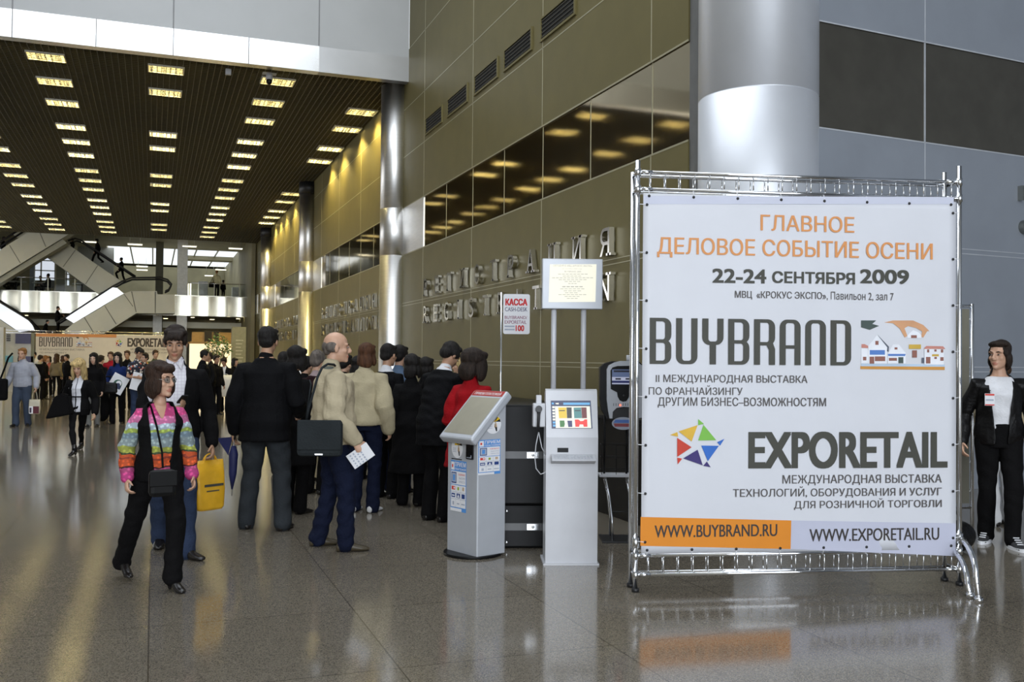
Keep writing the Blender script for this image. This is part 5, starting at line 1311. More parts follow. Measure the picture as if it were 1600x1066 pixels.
    if skirt is not None:
        m, hem, w0, w1 = skirt; b = Blob(); R = []
        for t in np.linspace(0, 1, 6):
            h = .12+(hem-.12)*t; rx, ry, yo = interp(TT, h); c, rt, fw, up = spine(max(h, 0)); c = P0+Vector((0, 0, h)) if h < 0 else c
            R.append((c, rt*(max(rx*bw+.015, 0)*(1-t)+w1*t if h < 0 else rx*bw+.015), fw*((ry*bw+.015)*(1-t)+w1*.8*t if h < 0 else ry*bw+.015)))
        b.rings(R, 20); fin('skirt', b.mesh('skirt', vox, 2, wrinkle=.004, seed=3), [m])
    if top is not None: torso_garment(top.get('name', 'shirt'), top['m'], top.get('hem', .05), top.get('off', .012), top.get('sleeve', 'long'), top.get('sw', 1), neck_h=top.get('neck', .545), collar=top.get('collar', True), wr_=top.get('wr', .004), open_w=top.get('open'))
    if jacket is not None: torso_garment(jacket.get('name', 'jacket'), jacket['m'], jacket.get('hem', -.06), jacket.get('off', .030), jacket.get('sleeve', 'long'), jacket.get('sw', 1.1), open_w=jacket.get('open'), flare=jacket.get('flare', 0), neck_h=jacket.get('neck', .56 if top is None else .54), collar=jacket.get('collar', True), wr_=jacket.get('wr', .006))
    # shoes
    if shoes is not None:
        for k in 'LR':
            hip, kn, an, fd = legs[k]; b = Blob(); lift = feet[k][2]; sd = Vector((fd.y, -fd.x, 0)); pit = feet[k][4] if len(feet[k]) > 4 else 0.0
            g0 = Vector((an.x, an.y, lift))
            up = Vector((0, 0, 1)); R = []
            L = .9 if female else 1.0
            for (t, w, z0, z1) in ((-.075, .022, .012, .05), (-.066, .032, 0, .075), (-.03, .037, 0, .092), (.03, .037, 0, .088), (.085, .043, 0, .060), (.135, .046, 0, .045), (.175, .036, .003, .034), (.195, .018, .008, .024)):
                hz = heel*max(0, 1-max(0, t+.03)/.15)
                c = g0+fd*t*L+up*((z0+z1)/2+hz+max(0, -(t-.14))*math.tan(pit)*1.0); R.append((c, sd*w*L, up*(z1-z0)/2))
            b.rings(R, 14)
            if heel > .02: b.tube([g0-fd*.045*L+up*(heel*.9+.02+math.tan(pit)*.19), g0-fd*.045*L+up*(.012+math.tan(pit)*.19)], [.024, .016], 8)
            if not (shoes is SHOE and vox > .013 and False): b.tube([an+up*.04, an-up*.02], [.040, .045], 10)
            fin('shoe', b.mesh('shoe', min(vox, .010), 1), [shoes])
    RM_ = Matrix.Translation(root.location) @ Matrix.Rotation(yaw, 4, 'Z') @ SC
    info = {'root': root, 'M': RM_, 'arms': {k: [RM_ @ arms[k][0], RM_ @ arms[k][1], RM_ @ arms[k][2]] for k in 'LR'}, 'HM': HM, 'SC': SC, 'spine': spine, 'P0': P0, 's': s}
    info['hand'] = {k: RM_ @ (arms[k][2]+arms[k][5]*.085+arms[k][6]*.02) for k in 'LR'}
    info['legs'] = legs; info['fin'] = fin; info['larms'] = arms
    return info
def hash_(t):
    h = 7
    for ch in t: h = (h*31+ord(ch)) % 99991
    return h
def face_yaw(dx, dy): return math.atan2(-dx, dy)       # heading (dx, dy) in hall coordinates
def ground(px, yfoot): p = on_z(px, yfoot, 0); return (p.x, p.y)
def height_at(px, ytop, X, Y):
    d = ray(px, ytop); r = math.hypot(X, Y)/math.hypot(d[0], d[1]); return EYE+d[2]*r
CR = Vector((_r[0], _r[1])); CF = Vector((math.sin(YAW), math.cos(YAW)))
def look(r, f): v = CR*r+CF*f; return face_yaw(v.x, v.y)   # heading given as right / away from the viewer

# ------------------------------------------------------------------ fabrics with patterns
def blouse_mat():
    m = mat('floral_striped_blouse', (.5, .5, .5), rough=.8); nt = m.node_tree; N = nt.nodes; L = nt.links; b = N['Principled BSDF']
    tc = N.new('ShaderNodeTexCoord'); sx = N.new('ShaderNodeSeparateXYZ'); L.new(tc.outputs['Object'], sx.inputs[0])
    nz = N.new('ShaderNodeTexNoise'); nz.inputs['Scale'].default_value = 14; L.new(tc.outputs['Object'], nz.inputs['Vector'])
    ma = N.new('ShaderNodeMath'); ma.operation = 'MULTIPLY_ADD'; ma.inputs[1].default_value = .05; L.new(nz.outputs[0], ma.inputs[0]); L.new(sx.outputs[2], ma.inputs[2])
    mr = N.new('ShaderNodeMapRange'); mr.inputs[1].default_value = .635; mr.inputs[2].default_value = 1.285; L.new(ma.outputs[0], mr.inputs[0])
    rp = N.new('ShaderNodeValToRGB'); L.new(mr.outputs[0], rp.inputs[0]); rp.color_ramp.interpolation = 'CONSTANT'
    bands = [(0, (196, 66, 130)), (.27, (180, 74, 120)), (.315, (60, 20, 20)), (.33, (205, 84, 36)), (.40, (150, 60, 40)), (.42, (205, 84, 36)), (.455, (60, 70, 40)), (.475, (160, 165, 70)), (.53, (150, 165, 165)), (.62, (130, 150, 160)), (.68, (170, 190, 90)), (.715, (190, 205, 215)), (.78, (214, 120, 164)), (.86, (206, 70, 130))]
    e = rp.color_ramp.elements
    while len(e) > 1: e.remove(e[0])
    e[0].position = 0; e[0].color = (*hexc(*bands[0][1]), 1)
    for p, c in bands[1:]: q = e.new(p); q.color = (*hexc(*c), 1)
    vo = N.new('ShaderNodeTexVoronoi'); vo.inputs['Scale'].default_value = 38; L.new(tc.outputs['Object'], vo.inputs['Vector'])
    r2 = N.new('ShaderNodeValToRGB'); L.new(vo.outputs['Distance'], r2.inputs[0]); r2.color_ramp.elements[0].position = .18; r2.color_ramp.elements[1].position = .5
    r2.color_ramp.elements[0].color = (1.5, 1.5, 1.45, 1); r2.color_ramp.elements[1].color = (.70, .70, .72, 1)
    mx = N.new('ShaderNodeMixRGB'); mx.blend_type = 'MULTIPLY'; mx.inputs[0].default_value = .85; L.new(rp.outputs[0], mx.inputs[1]); L.new(r2.outputs[0], mx.inputs[2]); L.new(mx.outputs[0], b.inputs['Base Color'])
    return m
def check_mat(name, base, line, step=.045, w=.006, axes=(0, 2), warm=None):
    m = mat(name, base, rough=.8); nt = m.node_tree; N = nt.nodes; L = nt.links; b = N['Principled BSDF']
    tc = N.new('ShaderNodeTexCoord'); sx = N.new('ShaderNodeSeparateXYZ'); L.new(tc.outputs['Object'], sx.inputs[0]); outs = []
    for a in axes:
        mo = N.new('ShaderNodeMath'); mo.operation = 'PINGPONG'; mo.inputs[1].default_value = step/2; L.new(sx.outputs[a], mo.inputs[0])
        lt = N.new('ShaderNodeMath'); lt.operation = 'LESS_THAN'; lt.inputs[1].default_value = w/2; L.new(mo.outputs[0], lt.inputs[0]); outs.append(lt)
    if len(outs) == 2:
        mxm = N.new('ShaderNodeMath'); mxm.operation = 'MAXIMUM'; L.new(outs[0].outputs[0], mxm.inputs[0]); L.new(outs[1].outputs[0], mxm.inputs[1]); fac = mxm
    else: fac = outs[0]
    mx = N.new('ShaderNodeMixRGB'); mx.inputs[1].default_value = (*base, 1); mx.inputs[2].default_value = (*line, 1); L.new(fac.outputs[0], mx.inputs[0]); L.new(mx.outputs[0], b.inputs['Base Color'])
    return m
def spot_mat(name, base, spots, scale=22):
    m = mat(name, base, rough=.8); nt = m.node_tree; N = nt.nodes; L = nt.links; b = N['Principled BSDF']
    tc = N.new('ShaderNodeTexCoord'); vo = N.new('ShaderNodeTexVoronoi'); vo.inputs['Scale'].default_value = scale; L.new(tc.outputs['Object'], vo.inputs['Vector'])
    lt = N.new('ShaderNodeMath'); lt.operation = 'LESS_THAN'; lt.inputs[1].default_value = .38; L.new(vo.outputs['Distance'], lt.inputs[0])
    rp = N.new('ShaderNodeValToRGB'); rp.color_ramp.interpolation = 'CONSTANT'; sc = N.new('ShaderNodeSeparateColor'); L.new(vo.outputs['Color'], sc.inputs[0]); L.new(sc.outputs[0], rp.inputs[0])
    e = rp.color_ramp.elements; e[0].color = (*spots[0], 1); e[1].position = .5; e[1].color = (*spots[1], 1); q = e.new(.75); q.color = (*spots[2], 1)
    mx = N.new('ShaderNodeMixRGB'); mx.inputs[1].default_value = (*base, 1); L.new(rp.outputs[0], mx.inputs[2]); L.new(lt.outputs[0], mx.inputs[0]); L.new(mx.outputs[0], b.inputs['Base Color'])
    return m
BLOUSE = blouse_mat(); PLAID = check_mat('white_checked_shirt', (.74, .73, .76), (.60, .55, .62), step=.026, w=.004)
def local(loc, yaw, H, p, up=0.0, toe=.1, pit=0.0):
    """world ground point -> foot entry in the body frame"""
    v = Matrix.Rotation(-yaw, 3, 'Z') @ Vector((p[0]-loc[0], p[1]-loc[1], 0)); s = H/1.75
    return (v.x/s, v.y/s, up, toe, pit)
def stand(label, px, ytop, yfoot, r, f, feet_px=None, dy=0.0, **kw):
    """stand a person so that head top and feet meet the photo's rows; r, f: heading (right, away)"""
    X, Y = ground(px, yfoot); yaw = look(r, f); H = height_at(px, ytop, X, Y)*kw.pop('hs', 1.0)
    if feet_px:
        a, b = [ground(*q[:2]) for q in feet_px]; loc = ((a[0]+b[0])/2, (a[1]+b[1])/2); H = height_at(px, ytop, *loc)*1.0
        f_ = {}
        for q, w in zip(feet_px, (a, b)): f_[q[2]] = local(loc, yaw, H, w, *q[3:])
        kw['feet'] = f_
    else: loc = (X, Y)
    H = H*.985/kw.pop('lower', 1.0)
    return person(label, loc, yaw, H=H, **kw)

# ------------------------------------------------------------------ bags
def carrier(name, label, cat, hand, yaw, w, h, d, m, grip=.12, extra=None, taper=.92, group=None, tilt=0.0):
    """soft bag hanging from a hand; hand is the grip point"""
    t = thing(name, label, cat, (hand.x, hand.y, hand.z-grip-h), yaw, group)
    if tilt: t.rotation_euler = (0, tilt, yaw)
    mb = MB(); n = 8; R = []
    prof = [(0, .80, .9), (.06, .95, 1), (.4, 1, 1), (.75, .97, .75), (1, taper, .35)]
    rows = []
    for zf, wf, df in prof:
        ring = []
        for k in range(20):
            a = 2*PI*k/20; cx_ = math.copysign(abs(math.cos(a))**.35, math.cos(a)); sy_ = math.copysign(abs(math.sin(a))**.6, math.sin(a))
            ring.append(mb.b.verts.new((cx_*w/2*wf, sy_*d/2*df, zf*h)))
        rows.append(ring)
    for i in range(len(rows)-1):
        for k in range(20): f = mb.b.faces.new((rows[i][k], rows[i][(k+1) % 20], rows[i+1][(k+1) % 20], rows[i+1][k])); f.smooth = True
    mb.b.faces.new(rows[0][::-1]); mb.b.faces.new(rows[-1])
    mb.build('bag_body', m, t)
    for sy in (-1, 1):
        mb = MB(); pts = [(-w*.22, sy*d*.15, h*.97)]+[(w*.20*-math.cos(PI*k/8), sy*d*.1*(1-math.sin(PI*k/8)), h+grip*math.sin(PI*k/8)) for k in range(1, 8)]+[(w*.22, sy*d*.15, h*.97)]
        mb.tube(pts, .006, 6); mb.build('handle', m, t)
    if extra: extra(t, w, h, d)
    return t
def slab(name, label, cat, c, M3, w, h, d, m, group=None, bevel=.003, prints=None):
    t = MB(); t.box(-w/2, w/2, -d/2, d/2, -h/2, h/2, 0, bevel=bevel)
    if prints: prints(t)
    o = t.build(name, m); o.matrix_world = Matrix.Translation(c) @ M3.to_4x4(); return tag(o, label, cat, group)
def strap(name, label, pts, r, m, parent): 
    mb = MB(); mb.tube(pts, r, 6); return mb.build(name, m, parent)
def along(x, y, dist):
    """point on the sight line of a photo pixel at a given horizontal distance"""
    d = ray(x, y); q = dist/math.hypot(d[0], d[1]); return Vector(CAM+d*q)

# ================================================================== FOREGROUND FIGURES
# woman in the colourful blouse
w1 = stand('dark-haired woman in glasses, colourful floral striped blouse and black vest walking past', 238, 568, 915, .50, -.86, feet_px=[(190, 903, 'R', .02, -.25, .35), (270, 923, 'L', 0, .3)],
    female=True, shift=(-.075, .04), build=.95, head=(.62, -.02), hair=('bob', 'umber'), top=dict(name='blouse', m=BLOUSE, hem=-.07, off=.021, sw=1.8, neck=.53, collar=False, wr=.006, open=lambda h: -1 if h < .405 else (h-.405)*.42), jacket=dict(name='vest', m=K, hem=-.09, off=.040, sleeve=None, open=lambda h: .060+.045*min(1, max(0, h/.42)), collar=False, wr=.006),
    pants=K, legw=1.0, heel=.045, vox=.0075, wrists={'R': (.10, .02, -.50), 'L': (-.10, .08, -.50)}, curl=.7, tone='light')
LENS = mat('tinted_lens', (.45, .48, .46), rough=.05); LENS.node_tree.nodes['Principled BSDF'].inputs['Transmission Weight'].default_value = .8; LENS.node_tree.nodes['Principled BSDF'].inputs['IOR'].default_value = 1.05
hp_ = w1['HM']
mb = MB()
for g in (-1, 1):
    c = [hp_ @ Vector((g*.033+.022*math.cos(a), .098-.012*abs(math.cos(a)*g+.3), .000+.017*math.sin(a))) for a in np.linspace(0, 2*PI, 17)]
    mb.tube(c, .0018, 5, 0); mb.poly(c[:-1], 1)
    mb.tube([hp_ @ Vector((g*.055, .09, .004)), hp_ @ Vector((g*.078, .06, .006)), hp_ @ Vector((g*.082, -.01, .004))], .002, 5, 0)
mb.tube([hp_ @ Vector((-.012, .1, .004)), hp_ @ Vector((.012, .1, .004))], .002, 5, 0)
o = mb.build('eyeglasses', [mat('thin_metal_rim', (.35, .33, .3), rough=.25, metal=1), LENS], w1['root']); o.data.transform(w1['SC'])
SOFTL = mat('soft_black_leather', (.005, .005, .005), rough=.5, var=.2, spec=.2)
c = along(254, 752, 6.62)
t = thing('shoulder_bag', 'small black bag slung at the hip of the woman in the floral blouse', 'bag', c, look(.5, -.86))
mb = MB(); mb.box(-.085, .085, -.04, .04, -.10, .075, 0, bevel=.03); mb.build('bag_body', SOFTL, t)
mb = MB(); mb.box(-.085, .085, .036, .046, -.03, .07, 0, bevel=.005); mb.build('flap', SOFTL, t)
shp = w1['arms']['R'][0]; IM = (Matrix.Translation(c) @ Matrix.Rotation(look(.5, -.86), 4, 'Z')).inverted()
fwv = Vector((CR.x*.5-CF.x*.86, CR.y*.5-CF.y*.86, 0)).normalized()
pts = [shp.lerp(w1['arms']['L'][0], .25)+Vector((0, 0, .06)), shp.lerp(w1['arms']['L'][0], .32)+fwv*.15-Vector((0, 0, .08)), shp.lerp(w1['arms']['L'][0], .45)+fwv*.17-Vector((0, 0, .25)), c+Vector((0, 0, .09))]
strap('strap', '', [IM @ p for p in pts], .007, K, t)

# tall man looking at his phone
m1 = stand('tall dark-haired man in black jacket and white checked shirt looking at his phone', 287, 503, 866, .30, -.95, feet_px=[(250, 853, 'R', .0, .05), (290, 873, 'L', 0, .75)],
    head=(-.05, -.30), hair=('fringe', 'dark'), top=dict(m=PLAID, hem=-.06, off=.014, neck=.53, wr=.003), jacket=dict(m=K, hem=-.13, off=.034, open=lambda h: .035+.045*min(1, max(0, h/.4)), wr=.006), pants=JEAN, vox=.0075,
    wrists={'R': (-.16, .28, -.24, -.75, .55, .12, .25, .2, .95), 'L': (-.10, .06, -.52)}, elbow={'R': (.9, -.5, -.6)}, curl=.75, tone='tan')
def shirt_collar(info, m):
    c, rt, fw, up = info['spine'](.552); mb = MB()
    for g in (-1, 1):
        A = [c+fw*.074+rt*g*.004+up*.006, c+rt*g*.066+fw*.022+up*.034, c+rt*g*.074-fw*.02+up*.0, c+rt*g*.048+fw*.096-up*.050]
        B = [p-fw*.006-rt*g*.003 for p in A]
        V = [mb.b.verts.new(p) for p in A+B]
        for f in ((0, 1, 2, 3), (7, 6, 5, 4), (0, 4, 5, 1), (1, 5, 6, 2), (2, 6, 7, 3), (3, 7, 4, 0)): mb.b.faces.new([V[i] for i in f])
    o = mb.build('shirt_collar', m, info['root']); o.data.transform(info['SC'])
shirt_collar(m1, PLAID)
c = m1['hand']['R']; RZ = Matrix.Rotation(look(.3, -.95), 3, 'Z') @ Matrix.Rotation(.5, 3, 'Z') @ Matrix.Rotation(-1.0, 3, 'X')
slab('mobile_phone', 'small dark mobile phone held by the tall man', 'phone', c+Vector((0.02, -.02, .045)), RZ, .05, .11, .014, [M_gloss, M_sgrey], prints=lambda t: t.box(-.02, .02, -.009, -.006, .0, .045, 1))
def yprint(t, w, h, d):
    mb = MB(); fn = lambda u, v, e: (u, d/2+.004+e, v)
    for (u0, u1, v0, v1) in ((-.10, .08, .19, .21), (-.06, .06, .15, .16)): mb.poly([fn(u0, v0, 0), fn(u1, v0, 0), fn(u1, v1, 0), fn(u0, v1, 0)])
    mb.build('bag_print', M_dk, t)
h = m1['hand']['L']
carrier('plastic_bag', 'bright yellow-orange plastic carrier bag hanging from the tall man\'s hand', 'bag', h, look(.8, -.6), .27, .40, .09, mat('yellow_plastic', (.78, .42, .02), rough=.35, var=.12, vscale=7, bump=.6, bscale=9), grip=.05, extra=yprint)

# man in dark suit seen from behind
s1 = stand('broad man in black suit seen from behind with a blue umbrella', 424, 512, 829, .04, 1, feet_px=[(384, 826, 'L', 0, .55), (442, 829, 'R', 0, .15)],
    head=(.0, -.05), hair=('short', 'black'), top=None, jacket=dict(m=KS, hem=-.16, off=.040, flare=.12, sw=1.5, wr=.005), pants=fab('charcoal_trousers', (.030, .034, .038)), vox=.0085, build=1.12, legw=1.08,
    wrists={'L': (-.09, .02, -.53), 'R': (.05, .2, -.38)}, tone='tan')
h = s1['hand']['L']
t = thing('umbrella', 'folded dark blue umbrella held by the man in black suit', 'umbrella', (h.x-.02, h.y-.02, h.z-.02), look(.04, 1)); t.rotation_euler = (0, .03, look(.04, 1))
NB = mat('blue_umbrella_cloth', (.012, .016, .09), rough=.6, var=.2)
mb = MB(); mb.tube([(0, 0, -.04), (0, 0, -.12), (0, 0, -.3), (0, 0, -.44)], [.02, .042, .035, .008], 12); mb.build('canopy', NB, t)
mb = MB(); mb.tube([(0, 0, .10), (0, 0, -.50)], .006, 8); mb.build('shaft', M_chrome, t)
mb = MB(); mb.tube([(0, 0, .02), (0, 0, .1)], .014, 8); mb.build('handle', M_black, t)
mb = MB(); q = [Vector((-.02, .0, .04)), Vector((-.17, .02, .02)), Vector((-.05, 0, -.13))]; mb.poly(q); mb.poly([p+Vector((0, .01, 0)) for p in q[::-1]])
for a, b in ((0, 1), (1, 2), (2, 0)): mb.poly([q[a], q[b], q[b]+Vector((0, .01, 0)), q[a]+Vector((0, .01, 0))])
mb.build('loose_flap', NB, t)

# balding man in beige jacket
b1 = stand('balding man in loose beige jacket and dark jeans standing in profile with a shoulder bag', 523, 520, 860, .96, .28, feet_px=[(497, 853, 'L', 0, .1), (540, 862, 'R', 0, .05)],
    head=(-.05, -.03), hair=('bald', 'grey'), top=dict(m=fab('grey_green_collar', (.13, .14, .12)), off=.014, hem=.1, neck=.555), jacket=dict(m=BEI, hem=-.075, off=.060, sw=1.5, wr=.010), pants=DJEAN, vox=.0075, shoes=mat('olive_brown_shoe', (.055, .042, .022), rough=.45), build=1.06,
    wrists={'R': (.03, .16, -.49, .1, .5, -.85), 'L': (-.02, .12, -.46)}, tone='light', curl=.5, lean=-.03)
c = along(500, 683, 7.65)
t = thing('messenger_bag', 'dark grey messenger bag hanging at the side of the balding man', 'bag', c, look(.96, .05))
GB = fab('dark_grey_bag', (.022, .026, .028), bump=.3)
yw = look(.96, .05); MW = Matrix.Translation(c) @ Matrix.Rotation(yw, 4, 'Z'); IM = MW.inverted()
mb = MB(); mb.box(-.045, .045, -.175, .175, -.15, .13, 0, bevel=.03); mb.build('bag_body', GB, t)
mb = MB(); mb.box(.03, .056, -.17, .17, -.10, .135, 0, bevel=.01); mb.build('flap', GB, t)
mb = MB(); mb.box(.05, .06, -.03, .03, -.135, -.125, 0); mb.build('metal_badge', M_chrome, t)
sh = b1['arms']['L'][0].lerp(b1['arms']['R'][0], .72)
aw = lambda x, y, dd: IM @ along(x, y, dd)
strap('strap', '', [aw(479, 656, 7.64), aw(482, 640, 7.62), aw(490, 612, 7.60), aw(496, 590, 7.62), aw(503, 575, 7.70), aw(512, 569, 7.82), aw(522, 570, 7.98), aw(527, 576, 8.1)], .010, GB, t)
strap('strap', '', [aw(478, 655, 7.66), aw(486, 600, 7.68), aw(484, 594, 7.72)], .006, GB, t)
h = b1['hand']['R']
def dots(t):
    for i in range(5):
        for j in range(4): t.box(-.05+.024*i, -.038+.024*i+.004*(j % 2), -.0035, -.0028, -.075+.03*j, -.062+.03*j, 1)
slab('paper_leaflet', 'folded white printed sheets in the hand of the balding man', 'paper', h+Vector((-.0, -.03, -.05)), Matrix.Rotation(YAW*-1, 3, 'Z') @ Matrix.Rotation(.95, 3, 'Y'), .13, .20, .006, [M_white, M_sgrey], prints=dots)

# man behind him in a beige jacket, seen from behind
p5 = stand('person with shaggy brown hair and beige jacket seen from behind beside the balding man', 568, 539, 800, .25, .97, head=(.25, 0), hair=('shag', 'auburn'), jacket=dict(m=BEI2, hem=-.02, off=.052, sw=2.0, wr=.007, flare=.1), pants=DJEAN, vox=.010, shoes=mat('white_trainer', (.6, .6, .6), rough=.5), build=1.02)
# the queue
def dark(label, px, yt, yf, r, f, **kw):
    a = dict(vox=.0125, hair=('short', 'black'), jacket=dict(m=K, hem=-.16, off=.036, flare=.1, sw=1.3), pants=K, head=(0, -.06)); a.update(kw); return stand(label, px, yt, yf, r, f, **a)
dark('person in black coat with bowed dark head just right of the suited man', 458, 545, 802, .5, .85, hair=('bob', 'black'), female=True, jacket=dict(m=K, hem=-.42, off=.04, flare=.15, sw=1.3))
dark('man with cropped greying hair and dark burgundy jacket in the queue', 492, 551, 772, .4, .9, hair=('short', 'grey'), top=dict(m=fab('pink_grey_collar', (.35, .27, .27)), off=.012, neck=.555), jacket=dict(m=fab('burgundy', (.020, .008, .009)), hem=-.2, off=.038, neck=.535, collar=False))
dark('person in black with low head between the suited man and the burgundy jacket', 474, 560, 752, .3, .9, hair=('short', 'black'))
dark('dark-haired man with white shirt collar and black jacket behind the shaggy-haired person', 602, 540, 778, .5, .85, top=dict(m=WHT, off=.013, neck=.56), jacket=dict(m=KS, hem=-.15, off=.034, neck=.525, collar=False), tone='tan')
dark('dark-haired man in dusty blue shirt and black vest in the queue', 621, 542, 770, .3, .95, jacket=None, top=dict(m=fab('dusty_blue', (.10, .15, .23)), hem=-.04, off=.02), hair=('short', 'black'), pants=DJEAN)
dark('person in long black hooded coat with black bobbed hair in the queue', 641, 558, 790, .25, .97, female=True, hair=('bob', 'black'), jacket=dict(m=K, hem=-.55, off=.05, flare=.12, sw=1.5), pants=K)
q6 = dark('man in black suit with white collar bending forward over the desk', 681, 545, 814, .62, .78, lower=.955, lean=.30, head=(-.1, -.55), top=dict(m=WHT, off=.012, neck=.562), jacket=dict(m=KS, hem=-.2, off=.042, flare=.1, neck=.53, collar=False, sw=1.5), build=1.1, wrists={'R': (-.02, .30, -.36), 'L': (.0, .30, -.36)}, tone='tan', vox=.010)
dark('blonde woman clerk in pale top facing the suited man at the desk', 716, 562, 706, -.75, -.6, female=True, hair=('shag', 'blonde'), jacket=None, top=dict(m=fab('cream_top', (.6, .57, .48)), off=.014, hem=0), head=(-.2, -.2), tone='light', wrists={'R': (-.05, .3, -.12), 'L': (.05, .3, -.12)})
q8 = dark('woman in long red coat with dark bobbed hair behind the payment kiosk', 731, 552, 832, .55, .83, lean=.10, female=True, hair=('bob', 'dark', 1.3), jacket=dict(m=fab('red_wool', (.30, .006, .010)), hem=-.30, off=.05, flare=.16, sw=1.9, wr=.008), skirt=(K, -.52, .2, .21), vox=.0095, head=(-.1, -.12), wrists={'L': (.0, .16, -.42), 'R': (.0, .2, -.38)})
dark('man in black coat deep in the queue behind the balding man', 534, 556, 762, .3, .95)
dark('woman in black with long dark hair deep in the queue beyond the beige jackets', 556, 560, 748, .4, .9, female=True, hair=('long', 'black'), jacket=dict(m=K, hem=-.45, off=.04, flare=.12, sw=1.3))
dark('person in black coat between the hooded coat and the bending man', 663, 562, 752, .4, .9, female=True, hair=('bob', 'black'), jacket=dict(m=K, hem=-.5, off=.04, flare=.14, sw=1.3))
dark('tall person in black at the rear left of the queue', 440, 553, 742, .3, .95)
slab('paper_folder', 'white papers tucked in a blue folder under an arm in the queue', 'folder', along(593, 630, math.hypot(*ground(602, 778))-.32), Matrix.Rotation(-YAW+.5, 3, 'Z') @ Matrix.Rotation(-.18, 3, 'Y'), .16, .26, .02, [fab('folder_blue', (.05, .08, .14)), M_white], prints=lambda t: t.box(.02, .078, -.013, -.009, -.09, .13, 1))
slab('paper_sheet', 'white form held up between the clerk and the bending man', 'paper', along(713, 592, math.hypot(*ground(716, 706))-.35), Matrix.Rotation(-YAW-.3, 3, 'Z') @ Matrix.Rotation(.2, 3, 'X'), .17, .16, .004, [M_white])
sp_ = dark('dark-haired person half hidden behind the poles of the info terminal', 908, 598, 746, -.1, 1, lower=1.0, hs=1.30, sit=.40, feet={'L': (-.1, .42, 0, .1), 'R': (.1, .42, 0, .1)}, hair=('short', 'dark'), jacket=dict(m=fab('dark_red_top', (.05, .01, .01)), hem=-.05, off=.03), head=(.2, -.1))

# man in leather jacket at the right edge
r1 = stand('young man in black leather jacket and white T-shirt at the right edge wearing a badge', 1582, 533, 850, -.30, -.95, feet_px=[(1540, 846, 'R', 0, .35), (1583, 857, 'L', 0, .25)],
    head=(-.62, .02), hair=('shag', 'dark'), top=dict(name='t_shirt', m=WHT, sleeve=None, hem=.06, off=.012, neck=.525, collar=False, wr=.004), jacket=dict(m=LEATHER, hem=-.06, off=.032, open=lambda h: .045+.045*min(1, max(0, h/.42)), wr=.008), pants=K, vox=.0075, shoes=mat('canvas_trainer', (.025, .025, .027), rough=.7),
    wrists={'R': (.12, .06, -.50), 'L': (-.10, .05, -.46)}, tone='light')
sc_ = r1['P0']
for k in 'LR':
    hip, kn, an, fd = r1['legs'][k]; g0 = Vector((an.x, an.y, 0)); sd = Vector((fd.y, -fd.x, 0))
    mb = MB(); n = 24; rr = []
    for z in (.0, .028): rr.append([mb.b.verts.new(tuple((g0+fd*(.06+.145*math.cos(2*PI*i/n))+sd*.052*math.sin(2*PI*i/n)+Vector((0, 0, z))))) for i in range(n)])
    for i in range(n): mb.b.faces.new((rr[0][i], rr[0][(i+1) % n], rr[1][(i+1) % n], rr[1][i]))
    mb.b.faces.new(rr[0]); mb.b.faces.new(rr[1])
    for i in range(4): c0 = g0+fd*(.06+.025*i)+Vector((0, 0, .098-.014*i)); mb.tube([c0-sd*.025, c0+sd*.025], .005, 6)
    o = mb.build('white_sole', M_white, r1['root']); o.data.transform(r1['SC'])
c, rt, fw, up = r1['spine'](.33); c = c+rt*.10+fw*.168
BM = Matrix(((rt.x, -fw.x, up.x, c.x), (rt.y, -fw.y, up.y, c.y), (rt.z, -fw.z, up.z, c.z), (0, 0, 0, 1)))
mb = MB(); mb.box(-.038, .038, -.004, .004, -.052, .052, 0, BM); mb.box(-.036, .036, -.006, -.003, .035, .05, 1, BM); mb.box(-.03, .03, -.006, -.003, -.01, .004, 2, BM); mb.box(-.036, .036, -.006, -.003, -.05, -.04, 1, BM)
o = mb.build('badge', [M_white, M_sred, M_sgrey], r1['root']); o.data.transform(r1['SC'])
p2 = stand('person in beige top and white trousers hidden behind the leather-jacketed man', 1566, 560, 822, -.2, .98, hair=('short', 'brown'), top=dict(m=BEI, hem=-.03, off=.03, sw=1.6), pants=fab('white_trousers', (.6, .6, .6)), vox=.0125, wrists={'L': (-.16, .14, -.30), 'R': (.05, .05, -.5)})
# second banner behind, dark kit bag on the floor
a = on_z(1519, 826, 0); b = Vector((a.x-.95, a.y+.28, 0)); dd = (b-a); ln = dd.length; t = thing('banner_stand', 'second banner stand seen edge-on behind the white banner', 'banner', a, math.atan2(dd.y, dd.x))
zt2 = height_at(1519, 475, a.x, a.y)
mb = MB()
for x in (0, ln): mb.tube([(x, 0, 0), (x, 0, zt2)], .018, 10)
mb.build('post', M_chrome, t)
mb = MB()
for z in (.2, zt2-.02): mb.tube([(0, 0, z), (ln, 0, z)], .014, 8)
mb.build('rail', M_chrome, t)
MB().box(.03, ln-.03, -.004, .004, .24, zt2-.05).build('banner_sheet', mat('olive_backed_vinyl', (.16, .15, .11), rough=.5), t)
mb = MB()
for i in range(7): z = .35+(zt2-.5)*i/6; mb.tube([(-.01, -.01, z), (.05, -.008, z+.01)], .006, 6)
mb.build('tie', M_white, t)
c = on_z(1508, 866, 0); t = thing('kit_bag', 'black kit bag lying on the floor right of the banner', 'bag', (c.x, c.y+.1, 0), .4)
mb = MB(); mb.ell((0, 0, .13), (.24, .14, .13), 20, 12); mb.build('bag_body', LEATHER, t)
mb = MB(); mb.tube([(-.12, 0, .24), (-.06, .02, .33), (.06, .02, .33), (.12, 0, .24)], .010, 8); mb.build('handle', LEATHER, t)

